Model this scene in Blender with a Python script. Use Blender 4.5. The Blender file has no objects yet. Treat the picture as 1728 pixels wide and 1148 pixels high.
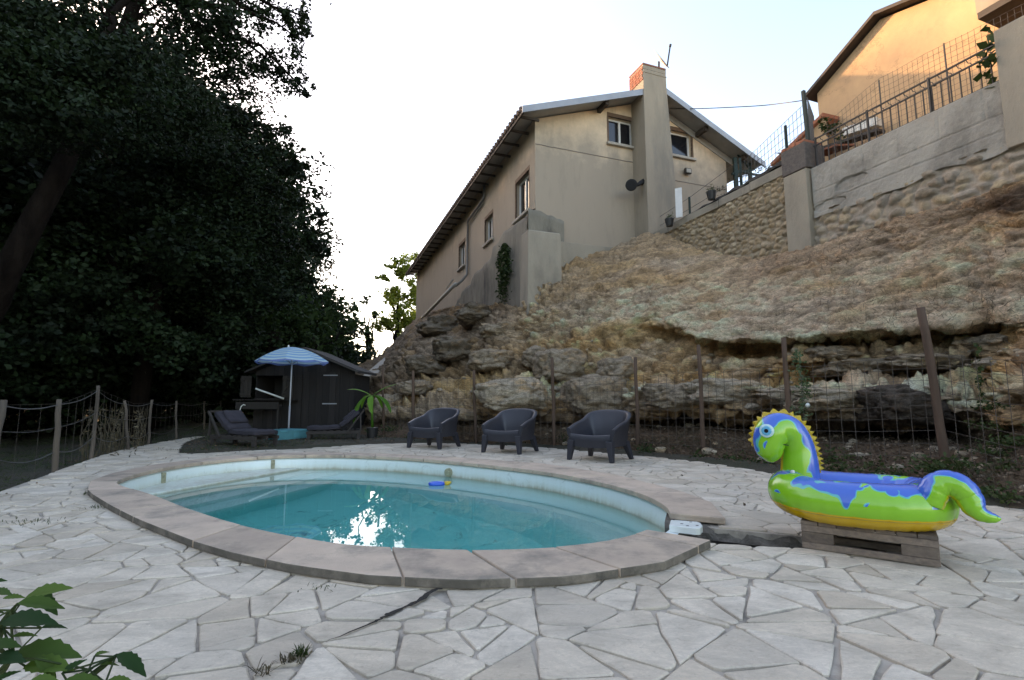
import bpy, bmesh, math, random
import numpy as np
from mathutils import Vector, Matrix, noise
sc = bpy.context.scene
R = math.radians
random.seed(7)
RNG = np.random.default_rng(11)
# ---------------------------------------------------------------- camera, sky, sun
F = 864.0; TH = math.atan(102 / 864); CH = 0.9
cam = bpy.data.cameras.new('camera'); camo = bpy.data.objects.new('camera', cam)
sc.collection.objects.link(camo); sc.camera = camo
cam.sensor_width = 36; cam.lens = 18; cam.clip_start = 0.02; cam.clip_end = 2000
camo.location = (0, 0, CH); camo.rotation_euler = (math.pi / 2 + TH, 0, 0)
SUN_AZ, SUN_EL = R(-54), R(17)                      # heading from +Y towards +X
w = bpy.data.worlds.new('World'); sc.world = w; w.use_nodes = True
nt = w.node_tree; bg = nt.nodes['Background']
sky = nt.nodes.new('ShaderNodeTexSky'); sky.sky_type = 'NISHITA'; sky.sun_disc = False
sky.sun_elevation = SUN_EL; sky.sun_rotation = SUN_AZ
sky.air_density = 1.0; sky.dust_density = 1.6; sky.ozone_density = 1.0
nt.links.new(sky.outputs[0], bg.inputs[0]); bg.inputs[1].default_value = 0.15
sl = bpy.data.lights.new('sun', 'SUN'); sl.energy = 2.0; sl.angle = R(0.8); sl.color = (1, .72, .45)
so = bpy.data.objects.new('sun', sl); sc.collection.objects.link(so)
sd = Vector((math.sin(SUN_AZ) * math.cos(SUN_EL), math.cos(SUN_AZ) * math.cos(SUN_EL), math.sin(SUN_EL)))
so.rotation_euler = sd.to_track_quat('Z', 'Y').to_euler(); so.location = sd * 60
sc.view_settings.view_transform = 'Standard'; sc.view_settings.look = 'None'
sc.view_settings.exposure = 2.3; sc.view_settings.gamma = 1
sc.view_settings.use_white_balance = True; sc.view_settings.white_balance_temperature = 7900; sc.view_settings.white_balance_tint = 18
sc.cycles.max_bounces = 8; sc.cycles.diffuse_bounces = 4; sc.cycles.transparent_max_bounces = 12
# ---------------------------------------------------------------- measuring helpers
def ray(px, py):
    x = (px - 864) / F; y = (574 - py) / F; c, s = math.cos(TH), math.sin(TH)
    return Vector((x, c - y * s, s + y * c))
def at(px, py, Y):
    r = ray(px, py); t = Y / r.y; return Vector((r.x * t, Y, CH + r.z * t))
def gnd(px, py, z=0.0):
    r = ray(px, py); t = (z - CH) / r.z; return Vector((r.x * t, r.y * t, z))
P0 = Vector((0.69, 14.5, 0)); _h = R(-20.6)
D1 = Vector((math.sin(_h), math.cos(_h), 0)); DN = Vector((math.cos(_h), -math.sin(_h), 0))
def W(s, b, z): return P0 + D1 * s + DN * b + Vector((0, 0, z))     # house frame
UP = Vector((0, 0, 1))
# ---------------------------------------------------------------- mesh helpers
class MB:
    def __init__(s): s.v = []; s.f = []; s.t = []
    def add(s, vs, fs, tint=None):
        o = len(s.v); s.v += [tuple(p) for p in vs]; s.f += [tuple(i + o for i in f) for f in fs]
        s.t += [(random.random() if tint is None else tint)] * len(fs); return s
    def quad(s, a, b, c, d): return s.add([a, b, c, d], [(0, 1, 2, 3)])
    def obox(s, c, ax, ay, az):
        c = Vector(c); P = [c + ax * i + ay * j + az * k for i in (-1, 1) for j in (-1, 1) for k in (-1, 1)]
        return s.add(P, [(0, 1, 3, 2), (4, 6, 7, 5), (0, 4, 5, 1), (2, 3, 7, 6), (0, 2, 6, 4), (1, 5, 7, 3)])
    def box(s, x0, x1, y0, y1, z0, z1):
        return s.obox(((x0 + x1) / 2, (y0 + y1) / 2, (z0 + z1) / 2), Vector(((x1 - x0) / 2, 0, 0)), Vector((0, (y1 - y0) / 2, 0)), Vector((0, 0, (z1 - z0) / 2)))
    def hbox(s, s0, s1, b0, b1, z0, z1):
        return s.obox(W((s0 + s1) / 2, (b0 + b1) / 2, (z0 + z1) / 2), D1 * ((s1 - s0) / 2), DN * ((b1 - b0) / 2), UP * ((z1 - z0) / 2))
    def bar(s, a, b, r, r2=None, up=UP):
        a, b = Vector(a), Vector(b); d = (b - a); L = d.length; d = d / L
        x = d.cross(up); x = x.normalized() if x.length > 1e-4 else Vector((1, 0, 0)); y = d.cross(x)
        return s.obox((a + b) / 2, x * r, y * (r2 or r), d * (L / 2))
    def tube(s, pts, rad, n=8, caps=True, closed=False, flat=1.0, flatdir=UP):
        pts = [Vector(p) for p in pts]; m = len(pts)
        if not hasattr(rad, '__len__'): rad = [rad] * m
        rings = []; ux = None
        for i in range(m):
            a = pts[(i - 1) % m] if (closed or i > 0) else pts[i]; b = pts[(i + 1) % m] if (closed or i < m - 1) else pts[i]
            d = (b - a).normalized()
            if ux is None:
                ref = UP if abs(d.z) < .9 else Vector((1, 0, 0)); ux = d.cross(ref).normalized()
            else:
                ux = (ux - d * ux.dot(d)).normalized()
            uy = d.cross(ux)
            rings.append([pts[i] + (ux * math.cos(2 * math.pi * k / n) + uy * math.sin(2 * math.pi * k / n)) * rad[i] for k in range(n)])
        vs = [p for r in rings for p in r]; fs = []
        for i in range(m if closed else m - 1):
            for k in range(n):
                a = i * n + k; b = i * n + (k + 1) % n; c = ((i + 1) % m) * n + (k + 1) % n; d = ((i + 1) % m) * n + k
                fs.append((a, d, c, b))
        if caps and not closed:
            fs.append(tuple(range(n))); fs.append(tuple(reversed(range((m - 1) * n, m * n))))
        return s.add(vs, fs)
    def grid(s, P, wrap=False, wrapv=False):
        m = len(P); n = len(P[0]); vs = [p for r in P for p in r]; fs = []
        for i in range(m if wrapv else m - 1):
            for j in range(n if wrap else n - 1):
                fs.append((i * n + j, i * n + (j + 1) % n, ((i + 1) % m) * n + (j + 1) % n, ((i + 1) % m) * n + j))
        return s.add(vs, fs)
    def prism(s, poly, z0, z1, bev=0.0):
        n = len(poly); c = sum((Vector((p[0], p[1], 0)) for p in poly), Vector()) / n; vs = []
        zs = [z0, z1 - bev, z1] if bev else [z0, z1]
        for k, z in enumerate(zs):
            for p in poly:
                q = Vector((p[0], p[1], 0))
                if bev and k == 2:
                    d = c - q; q = q + d * min(.3, bev * 1.6 / max(d.length, .01))
                vs.append((q.x, q.y, z))
        fs = [tuple(range((len(zs) - 1) * n, len(zs) * n))]
        for k in range(len(zs) - 1):
            for i in range(n): j = (i + 1) % n; fs.append((k * n + i, k * n + j, (k + 1) * n + j, (k + 1) * n + i))
        return s.add(vs, fs)
    def lathe(s, c, prof, n=24):
        c = Vector(c); return s.grid([[c + Vector((r * math.cos(2 * math.pi * k / n), r * math.sin(2 * math.pi * k / n), z)) for k in range(n)] for r, z in prof], wrap=True)
def origin_of(o):
    v = Vector((0, 0, 0))
    while o is not None: v = v + Vector(o.location); o = o.parent
    return v
def link(name, me, mat, parent=None, loc=None):
    o = bpy.data.objects.new(name, me); sc.collection.objects.link(o)
    if mat: me.materials.append(mat)
    if parent is not None: o.parent = parent
    if loc is not None: o.location = loc
    return o
def obj(name, mb, mat, parent=None, smooth=False, bevel=0, loc=None, sub=0):
    """ONE mesh object; vertices are given in world space, shifted to the parent's (or loc's) origin"""
    off = origin_of(parent) + (Vector(loc) if loc is not None else Vector((0, 0, 0)))
    V = np.array(mb.v, dtype=np.float64) - np.array(off)
    me = bpy.data.meshes.new(name); me.from_pydata([tuple(v) for v in V], [], mb.f)
    if len(mb.t) == len(me.polygons):
        at_ = me.attributes.new('tint', 'FLOAT', 'FACE'); at_.data.foreach_set('value', mb.t)
    if smooth: me.polygons.foreach_set('use_smooth', [True] * len(me.polygons))
    me.update()
    o = link(name, me, mat, parent, loc)
    if bevel:
        m = o.modifiers.new('bevel', 'BEVEL'); m.width = bevel; m.segments = 2; m.limit_method = 'ANGLE'
    if sub:
        m = o.modifiers.new('sub', 'SUBSURF'); m.levels = m.render_levels = sub
    return o
def tag(o, label=None, cat=None, group=None, kind=None):
    if label: o['label'] = label
    if cat: o['category'] = cat
    if group: o['group'] = group
    if kind: o['kind'] = kind
    return o
def thing(name, loc, label, cat, group=None, rz=0):
    o = bpy.data.objects.new(name, None); sc.collection.objects.link(o); o.location = loc
    o.rotation_euler = (0, 0, rz); o.empty_display_size = .2
    return tag(o, label, cat, group)
def copy_tree(o, parent=None):
    c = o.copy(); sc.collection.objects.link(c)
    if parent is not None: c.parent = parent
    for ch in [k for k in bpy.data.objects if k.parent == o]: copy_tree(ch, c)
    return c
def smoothcurve(pts, n, closed=False):
    pts = [Vector(p) for p in pts]; m = len(pts); out = []
    segs = m if closed else m - 1
    for i in range(segs):
        p0 = pts[(i - 1) % m] if (closed or i > 0) else pts[i]; p1 = pts[i]; p2 = pts[(i + 1) % m]
        p3 = pts[(i + 2) % m] if (closed or i < m - 2) else p2
        for k in range(n):
            t = k / n
            out.append(0.5 * ((2 * p1) + (p2 - p0) * t + (2 * p0 - 5 * p1 + 4 * p2 - p3) * t * t + (3 * p1 - p0 - 3 * p2 + p3) * t ** 3))
    if not closed: out.append(pts[-1])
    return out
# ---------------------------------------------------------------- materials
def newmat(name):
    m = bpy.data.materials.new(name); m.use_nodes = True; n = m.node_tree.nodes; l = m.node_tree.links
    return m, n, l, n['Principled BSDF']
def noise_tex(n, l, scale, detail=6, rough=.6, stretch=None, dist=0.0, coord='Object'):
    tc = n.new('ShaderNodeTexCoord'); t = n.new('ShaderNodeTexNoise'); t.inputs['Scale'].default_value = scale
    t.inputs['Detail'].default_value = detail; t.inputs['Roughness'].default_value = rough; t.inputs['Distortion'].default_value = dist
    if stretch:
        mp = n.new('ShaderNodeMapping'); mp.inputs['Scale'].default_value = stretch
        l.new(tc.outputs[coord], mp.inputs[0]); l.new(mp.outputs[0], t.inputs[0])
    else: l.new(tc.outputs[coord], t.inputs[0])
    return t
def ramp(n, l, src, stops):
    r = n.new('ShaderNodeValToRGB'); e = r.color_ramp.elements
    while len(e) < len(stops): e.new(.5)
    for i, (p, c) in enumerate(stops):
        e[i].position = p; e[i].color = (*c, 1) if len(c) == 3 else c
    l.new(src, r.inputs[0]); return r
def mix(n, l, fac, a, b, mode='MIX'):
    m = n.new('ShaderNodeMix'); m.data_type = 'RGBA'; m.blend_type = mode
    for inp, val in ((m.inputs[0], fac), (m.inputs[6], a), (m.inputs[7], b)):
        if hasattr(val, 'is_output'): l.new(val, inp)
        elif isinstance(val, (int, float)): inp.default_value = val
        else: inp.default_value = (*val, 1)
    return m.outputs[2]
def math_(n, l, op, a, b=None, clamp=False):
    m = n.new('ShaderNodeMath'); m.operation = op; m.use_clamp = clamp
    for i, v in enumerate((a, b)):
        if v is None: continue
        if hasattr(v, 'is_output'): l.new(v, m.inputs[i])
        else: m.inputs[i].default_value = v
    return m.outputs[0]
def bump(n, l, bs, h, strength=.3, dist=.02):
    b = n.new('ShaderNodeBump'); b.inputs['Strength'].default_value = strength; b.inputs['Distance'].default_value = dist
    l.new(h, b.inputs['Height'])
    l.new(b.outputs[0], bs.inputs['Normal']); return b
def mat(name, c1, c2=None, scale=4, rough=.85, bmp=.3, bs=40, bd=.01, stretch=None, metal=0, tint=0.0, dirt=None, spec=None, detail=6):
    """noise-mottled surface: c1..c2 large mottling, optional 'dirt' colour in patches, per-face 'tint' variation"""
    m, n, l, b = newmat(name); c2 = c2 or tuple(x * .75 for x in c1)
    t = noise_tex(n, l, scale, detail, .62, stretch)
    col = ramp(n, l, t.outputs[0], [(.3, c1), (.7, c2)]).outputs[0]
    if dirt:
        t2 = noise_tex(n, l, scale * .45, 8, .7, stretch)
        f = ramp(n, l, t2.outputs[0], [(.5, (0, 0, 0)), (.68, (1, 1, 1))])
        col = mix(n, l, f.outputs[0], col, dirt)
    if tint:
        a = n.new('ShaderNodeAttribute'); a.attribute_name = 'tint'
        k = ramp(n, l, a.outputs['Fac'], [(0, (1 - tint,) * 3), (1, (1 + tint,) * 3)])
        col = mix(n, l, 1.0, col, k.outputs[0], 'MULTIPLY')
    l.new(col, b.inputs['Base Color']); b.inputs['Roughness'].default_value = rough; b.inputs['Metallic'].default_value = metal
    if spec is not None: b.inputs['Specular IOR Level'].default_value = spec
    if bmp:
        t3 = noise_tex(n, l, bs, 8, .7, stretch); bump(n, l, b, t3.outputs[0], bmp, bd)
    return m
def leafmat(name, c1, c2, trans=.35):
    m, n, l, b = newmat(name)
    a = n.new('ShaderNodeAttribute'); a.attribute_name = 'tint'
    t = noise_tex(n, l, .9, 3, .5)
    f = math_(n, l, 'ADD', math_(n, l, 'MULTIPLY', a.outputs['Fac'], .5), math_(n, l, 'MULTIPLY', t.outputs[0], .5))
    col = ramp(n, l, f, [(.25, c1), (.75, c2)]).outputs[0]
    l.new(col, b.inputs['Base Color']); b.inputs['Roughness'].default_value = .6; b.inputs['Specular IOR Level'].default_value = .15
    tr = n.new('ShaderNodeBsdfTranslucent'); l.new(mix(n, l, 1.0, col, (1.0, 1.15, .5), 'MULTIPLY'), tr.inputs[0])
    mx = n.new('ShaderNodeMixShader'); mx.inputs[0].default_value = trans
    l.new(b.outputs[0], mx.inputs[1]); l.new(tr.outputs[0], mx.inputs[2]); l.new(mx.outputs[0], n['Material Output'].inputs[0])
    return m
M = {}
M['stone'] = None
def stone_mat():
    m, n, l, b = newmat('white_paving_stone')
    a = n.new('ShaderNodeAttribute'); a.attribute_name = 'tint'
    base = ramp(n, l, a.outputs['Fac'], [(0, (.54, .45, .345)), (.3, (.70, .61, .49)), (.55, (.62, .52, .40)), (.8, (.74, .655, .54)), (1, (.52, .44, .34))]).outputs[0]
    t = noise_tex(n, l, 3.2, 10, .68, (1, 1.7, 1), .6); f = ramp(n, l, t.outputs[0], [(.42, (0, 0, 0)), (.72, (1, 1, 1))])
    col = mix(n, l, math_(n, l, 'MULTIPLY', f.outputs[0], .75), base, (.31, .27, .215))
    t2 = noise_tex(n, l, 24, 8, .75); f2 = ramp(n, l, t2.outputs[0], [(.56, (0, 0, 0)), (.75, (1, 1, 1))])
    col = mix(n, l, math_(n, l, 'MULTIPLY', f2.outputs[0], .75), col, (.24, .205, .165))
    t6 = noise_tex(n, l, 9, 12, .8, (1, 2.2, 1), 1.5); f6 = ramp(n, l, t6.outputs[0], [(.44, (0, 0, 0)), (.5, (1, 1, 1)), (.56, (0, 0, 0))])
    col = mix(n, l, math_(n, l, 'MULTIPLY', f6.outputs[0], .3), col, (.33, .29, .23))
    t4 = noise_tex(n, l, .6, 4, .6); f4 = ramp(n, l, t4.outputs[0], [(.45, (0, 0, 0)), (.7, (1, 1, 1))])
    col = mix(n, l, math_(n, l, 'MULTIPLY', f4.outputs[0], .28), col, (.40, .375, .34))
    l.new(col, b.inputs['Base Color']); b.inputs['Roughness'].default_value = .8; b.inputs['Specular IOR Level'].default_value = .2
    t3 = noise_tex(n, l, 16, 10, .7); bump(n, l, b, t3.outputs[0], .8, .016)
    return m
M['stone'] = stone_mat()
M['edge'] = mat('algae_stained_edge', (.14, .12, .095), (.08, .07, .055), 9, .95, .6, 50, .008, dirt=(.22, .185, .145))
M['grout'] = mat('grout', (.44, .385, .32), (.33, .29, .235), 6, .95, .5, 120, .004, dirt=(.13, .115, .095))
M['coping'] = mat('reconstituted_stone', (.56, .435, .325), (.42, .325, .25), 5, .85, .7, 70, .008, tint=.16, dirt=(.24, .205, .165), detail=12)
M['soil'] = mat('soil', (.075, .055, .04), (.045, .034, .026), 3, .97, .9, 25, .05, dirt=(.05, .055, .025))
M['grass_soil'] = mat('lawn', (.045, .046, .026), (.065, .05, .035), 1.6, .97, .9, 30, .05, dirt=(.028, .036, .014))
M['void'] = mat('dark_earth', (.018, .015, .012), (.03, .025, .02), 9, 1, .6, 40, .03)
M['rough_concrete'] = mat('broken_concrete', (.25, .225, .19), (.12, .105, .085), 14, .95, 1, 50, .03, dirt=(.08, .07, .055))
M['lid'] = mat('white_plastic', (.72, .76, .72), (.62, .66, .62), 12, .4, .1, 60, .002)
def plaster():
    m, n, l, b = newmat('beige_render')
    t = noise_tex(n, l, .9, 6, .6, (1, 1, .5)); base = ramp(n, l, t.outputs[0], [(.3, (.80, .61, .42)), (.7, (.72, .54, .37))]).outputs[0]
    t1 = noise_tex(n, l, 2.2, 8, .75, (1, 1, .22)); f1 = ramp(n, l, t1.outputs[0], [(.50, (0, 0, 0)), (.66, (1, 1, 1))])
    col = mix(n, l, math_(n, l, 'MULTIPLY', f1.outputs[0], .5), base, (.38, .30, .21))
    # damp staining of the lowest storey, fading upwards
    tc = n.new('ShaderNodeTexCoord'); sp = n.new('ShaderNodeSeparateXYZ'); l.new(tc.outputs['Object'], sp.inputs[0])
    t2 = noise_tex(n, l, 1.1, 8, .7)
    h = math_(n, l, 'ADD', sp.outputs[2], math_(n, l, 'MULTIPLY', math_(n, l, 'SUBTRACT', t2.outputs[0], .5), 3.2))
    f2 = ramp(n, l, math_(n, l, 'DIVIDE', math_(n, l, 'SUBTRACT', h, 4.6), 3.0, True), [(.15, (1, 1, 1)), (.75, (0, 0, 0))])
    col = mix(n, l, math_(n, l, 'MULTIPLY', f2.outputs[0], .75), col, (.20, .18, .15))
    l.new(col, b.inputs['Base Color']); b.inputs['Roughness'].default_value = .93
    t3 = noise_tex(n, l, 60, 6, .7); bump(n, l, b, t3.outputs[0], .3, .01); return m
M['plaster'] = plaster()
M['plinth'] = mat('stained_concrete', (.24, .215, .165), (.12, .11, .09), 1.6, .95, .6, 22, .02, (1, 1, .35), dirt=(.05, .046, .04))
M['buttress'] = mat('pale_concrete_render', (.34, .295, .225), (.25, .215, .165), 1.8, .95, .6, 22, .02, (1, 1, .4), dirt=(.19, .165, .13))
M['chimney'] = mat('chimney_render', (.37, .305, .23), (.27, .225, .17), 1.8, .95, .5, 30, .01, (1, 1, .25), dirt=(.22, .19, .15))
M['brick'] = mat('red_brick', (.38, .13, .075), (.27, .10, .065), 9, .9, .5, 40, .01, dirt=(.19, .15, .12))
M['zinc'] = mat('grey_zinc', (.30, .31, .33), (.24, .25, .27), 3, .5, .1, 30, .003, metal=.3)
M['soffit'] = mat('painted_soffit', (.37, .36, .34), (.29, .28, .26), 3, .8, .2, 30, .004)
M['timber'] = mat('dark_timber', (.07, .052, .04), (.045, .035, .028), 6, .8, .4, 40, .004, (1, 1, 6))
M['tile'] = mat('clay_tile', (.17, .105, .075), (.10, .07, .055), 3, .9, .4, 30, .01, tint=.3)
M['redtile'] = mat('red_clay_tile', (.42, .15, .08), (.30, .12, .07), 4, .9, .4, 30, .01, tint=.25)
M['frame'] = mat('white_window_frame', (.70, .69, .66), (.60, .59, .56), 8, .5, .05)
M['reveal'] = mat('brown_window_surround', (.16, .095, .06), (.11, .07, .045), 6, .85, .3, 40, .005)
M['sill'] = mat('stone_sill', (.42, .38, .32), (.32, .28, .23), 6, .9, .3)
M['pipe'] = mat('grey_pvc_pipe', (.17, .165, .16), (.13, .125, .12), 5, .5, .05)
M['palepipe'] = mat('pale_pipe', (.36, .35, .33), (.27, .26, .24), 5, .5, .05)
M['green'] = mat('green_painted_steel', (.012, .035, .028), (.008, .024, .02), 9, .7, .05)
M['wire'] = mat('galvanised_wire', (.12, .12, .115), (.08, .08, .075), 9, .5, 0, metal=.5)
M['rustwire'] = mat('rusty_wire', (.10, .085, .07), (.07, .055, .045), 9, .7, 0)
M['rail'] = mat('weathered_iron_railing', (.065, .058, .052), (.042, .038, .034), 12, .6, .2, metal=.3)
M['postwood'] = mat('weathered_stake', (.115, .07, .046), (.062, .04, .028), 8, .95, .7, 30, .01, (1, 1, .15))
M['greypost'] = mat('grey_chestnut_stake', (.12, .095, .072), (.07, .058, .046), 8, .95, .7, 30, .01, (1, 1, .15))
M['pallet'] = mat('grey_brown_pallet_wood', (.21, .16, .12), (.11, .085, .068), 5, .9, .6, 60, .004, (1, 9, 9), tint=.3)
M['turq'] = mat('turquoise_painted_wood', (.07, .30, .32), (.05, .22, .25), 8, .7, .3, 60, .003, tint=.2)
M['chair'] = mat('anthracite_resin', (.032, .033, .042), (.026, .027, .034), 6, .42, .35, 260, .002)
M['cushion'] = mat('grey_cushion_cloth', (.035, .032, .041), (.024, .022, .029), 8, .95, .6, 14, .03)
M['loungerwood'] = mat('dark_lounger_wood', (.04, .033, .028), (.026, .022, .02), 8, .85, .4)
M['shedwood'] = mat('old_shed_boards', (.022, .018, .016), (.012, .0105, .0095), 5, .95, .6, 30, .01, (6, 1, .4), tint=.35)
M['sheddoor'] = mat('paler_shed_boards', (.038, .033, .028), (.024, .021, .018), 5, .95, .6, 30, .01, (6, 1, .4), tint=.3)
M['shedroof'] = mat('shed_roof_felt', (.035, .033, .031), (.024, .022, .021), 5, .9, .5)
M['dark'] = mat('dark_interior', (.010, .010, .011), (.006, .006, .006), 3, .8, 0)
M['bark'] = mat('bark', (.020, .015, .012), (.007, .005, .004), 7, .98, 1, 14, .12, (1, 1, .3), spec=.05)
M['pot'] = mat('black_pot', (.02, .02, .02), (.015, .015, .015), 5, .5, 0)
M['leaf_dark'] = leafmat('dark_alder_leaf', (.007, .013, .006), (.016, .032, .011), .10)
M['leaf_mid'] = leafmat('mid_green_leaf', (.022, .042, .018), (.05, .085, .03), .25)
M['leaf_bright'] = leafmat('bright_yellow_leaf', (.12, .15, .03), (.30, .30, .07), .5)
M['leaf_weed'] = leafmat('weed_leaf', (.022, .042, .014), (.06, .08, .028), .2)
M['leaf_near'] = leafmat('fresh_shrub_leaf', (.012, .038, .012), (.075, .13, .025), .3)
M['leaf_banana'] = leafmat('banana_leaf', (.05, .15, .02), (.14, .30, .04), .35)
M['leaf_ivy'] = leafmat('ivy_leaf', (.018, .035, .012), (.05, .07, .025), .15)
M['drygrass'] = leafmat('dry_stalk', (.05, .042, .028), (.11, .09, .055), .1)
def glassmat():
    m, n, l, b = newmat('dark_window_glass'); b.inputs['Base Color'].default_value = (.012, .013, .016, 1)
    b.inputs['Roughness'].default_value = .08; b.inputs['Specular IOR Level'].default_value = .6; return m
M['glass'] = glassmat()
def flat(name, c, r=.5, spec=.5):
    return mat(name, c, tuple(x * .93 for x in c), 8, r, 0, spec=spec)
# ---------------------------------------------------------------- leaves
def leafmesh(name, C, L, W_, material, parent=None, loc=None, seed=0, tintc=None, droop=0.0):
    """C: N x 3 leaf centres; a rhombic leaf folded along its rib for each one"""
    rng = np.random.default_rng(seed); N = len(C)
    off = np.array(origin_of(parent)) + (np.array(loc) if loc is not None else 0)
    a = rng.normal(size=(N, 3)); a[:, 2] = a[:, 2] * .6 - droop; a /= np.linalg.norm(a, axis=1)[:, None]
    r = rng.normal(size=(N, 3)); b = np.cross(a, r); b /= np.linalg.norm(b, axis=1)[:, None]
    s = rng.uniform(.6, 1.25, (N, 1)); a = a * L * .5 * s; b = b * W_ * .5 * s
    V = np.empty((N, 4, 3)); V[:, 0] = C - a; V[:, 1] = C + b - a * .15; V[:, 2] = C + a; V[:, 3] = C - b - a * .15
    V = V.reshape(-1, 3) - off
    me = bpy.data.meshes.new(name); me.vertices.add(4 * N); me.vertices.foreach_set('co', V.ravel())
    me.loops.add(4 * N); me.loops.foreach_set('vertex_index', np.arange(4 * N, dtype=np.int32))
    me.polygons.add(N); me.polygons.foreach_set('loop_start', np.arange(0, 4 * N, 4, dtype=np.int32))
    me.update(calc_edges=True)
    at_ = me.attributes.new('tint', 'FLOAT', 'FACE')
    t = rng.random(N) if tintc is None else np.clip(tintc + rng.normal(size=N) * .18, 0, 1)
    at_.data.foreach_set('value', t.astype(np.float32))
    return link(name, me, material, parent, loc)
def blobleaves(blobs, dens, rng, leaf_px_area=20., fill=.55, clump=.17, tilt=.7):
    """blobs: (px,py,Y,rx_px,ry_px) -> leaf centres gathered in clumps, with a tint per clump"""
    out = []; tn = []
    for (px, py, Y, rx, ry) in blobs:
        c = np.array(at(px, py, Y)); k = Y / F; R3 = np.array([rx * k, (rx + ry) * .5 * k, ry * k])
        n = int(math.pi * rx * ry * dens / leaf_px_area); nc = max(10, int(n / 75))
        d = rng.normal(size=(nc, 3)); d /= np.linalg.norm(d, axis=1)[:, None]
        q = c + d * (rng.random((nc, 1)) ** fill) * R3
        idx = rng.integers(0, nc, n); ct = rng.random(nc)
        P = q[idx] + np.clip(rng.normal(size=(n, 3)), -1.9, 1.9) * R3 * clump * np.array([1, 1, tilt]) * (.5 + rng.random(nc)[idx][:, None])
        out.append(P); tn.append(ct[idx] * .8)
    return np.concatenate(out), np.concatenate(tn)
def limb(a, b, r0, r1, n=6, wob=.08, seed=0):
    rr = random.Random(seed); a, b = Vector(a), Vector(b); L = (b - a).length
    pts = [a.lerp(b, i / n) + Vector((rr.uniform(-1, 1), rr.uniform(-1, 1), rr.uniform(-.5, .5))) * (wob * L * math.sin(math.pi * i / n) * .5) + UP * (.06 * L * math.sin(math.pi * i / n)) for i in range(n + 1)]
    return pts, [r0 + (r1 - r0) * (i / n) for i in range(n + 1)]
# ================================================================ ground, deck and pool
def inpoly(x, y, P):
    c = False; n = len(P); j = n - 1
    for i in range(n):
        if (P[i][1] > y) != (P[j][1] > y) and x < (P[j][0] - P[i][0]) * (y - P[i][1]) / (P[j][1] - P[i][1]) + P[i][0]: c = not c
        j = i
    return c
DECK = [(-5.0, -3), (-4.7, 2.5), (-4.85, 4.0), (-5.15, 5.29), (-5.65, 6.3), (-6.2, 7.4), (-6.75, 8.5), (-7.2, 9.6), (-7.65, 11.2), (-8.1, 13.4),
        (-7.6, 13.2), (-7.0, 11.2), (-6.3, 9.9), (-5.75, 9.0), (-5.45, 8.95), (-4.85, 9.35), (-3.9, 10.0), (-2.9, 10.9), (-1.7, 11.2), (-.5, 10.8), (.6, 10.1),
        (1.6, 9.2), (2.3, 8.4), (2.85, 7.7), (3.2, 6.8), (3.6, 5.9), (3.95, 5.2), (4.3, 4.4), (4.75, 3.2), (5.4, 1.5), (6.4, -3)]
INN = [(-4.02, 5.35), (-3.33, 4.81), (-2.63, 4.21), (-1.87, 3.63), (-1.11, 3.2), (-.69, 3.09), (-.23, 3.04), (.27, 3.1), (.67, 3.28), (.98, 3.58),
       (1.2, 3.95), (1.27, 4.35), (1.18, 4.95), (.85, 5.7), (.24, 6.5), (-.79, 7.35), (-1.7, 7.9), (-2.75, 8.22), (-3.65, 8.12), (-4.2, 7.6), (-4.45, 6.9), (-4.42, 6.2), (-4.25, 5.65)]
OUT = [(-4.02, 4.98), (-3.3, 4.33), (-2.72, 3.84), (-1.99, 3.28), (-1.59, 3.02), (-1.15, 2.79), (-.7, 2.63), (-.23, 2.56), (.28, 2.62), (.8, 2.83), (1.22, 3.26), (1.55, 3.84),
       (1.68, 4.43), (1.6, 5.0), (1.2, 6.1), (.4, 7.15), (-.75, 7.85), (-1.9, 8.4), (-3.0, 8.66), (-3.95, 8.5), (-4.55, 7.9), (-4.8, 7.0), (-4.74, 6.2), (-4.5, 5.6)]
PC = Vector((-1.5, 5.4, 0))
INNS = [(p.x, p.y) for p in smoothcurve([(x, y, 0) for x, y in INN], 5, True)]
def radial(P, a):
    dx, dy = math.cos(a), math.sin(a); best = 0
    for i in range(len(P)):
        (x1, y1), (x2, y2) = P[i], P[(i + 1) % len(P)]
        x1 -= PC.x; x2 -= PC.x; y1 -= PC.y; y2 -= PC.y; ex, ey = x2 - x1, y2 - y1
        den = dx * ey - dy * ex
        if abs(den) < 1e-9: continue
        t = (x1 * ey - y1 * ex) / den; u = (x1 * dy - y1 * dx) / den
        if t > 0 and -1e-6 <= u <= 1 + 1e-6: best = max(best, t)
    return best
def pool_pt(P, a, off=0.0, z=0.0):
    r = radial(P, a) + off; return Vector((PC.x + r * math.cos(a), PC.y + r * math.sin(a), z))
TR = [(1.27, 3.40), (1.75, 3.25), (2.25, 3.13), (2.32, 3.40), (1.95, 3.58), (1.45, 3.80)]       # the washed-out fissure beside the pool
NA = 140
midloop = []
for i in range(NA):
    a = 2 * math.pi * i / NA; d = math.degrees(a if a < math.pi else a - 2 * math.pi)
    if -38.5 < d < -27: continue
    if len(midloop) and midloop[-1][2] < -38 and d > -28: midloop += [(x, y, 0) for x, y in TR]
    p = pool_pt(INNS, a, .14); midloop.append((p.x, p.y, d))
midloop = [(x, y) for x, y, _ in midloop]
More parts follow.
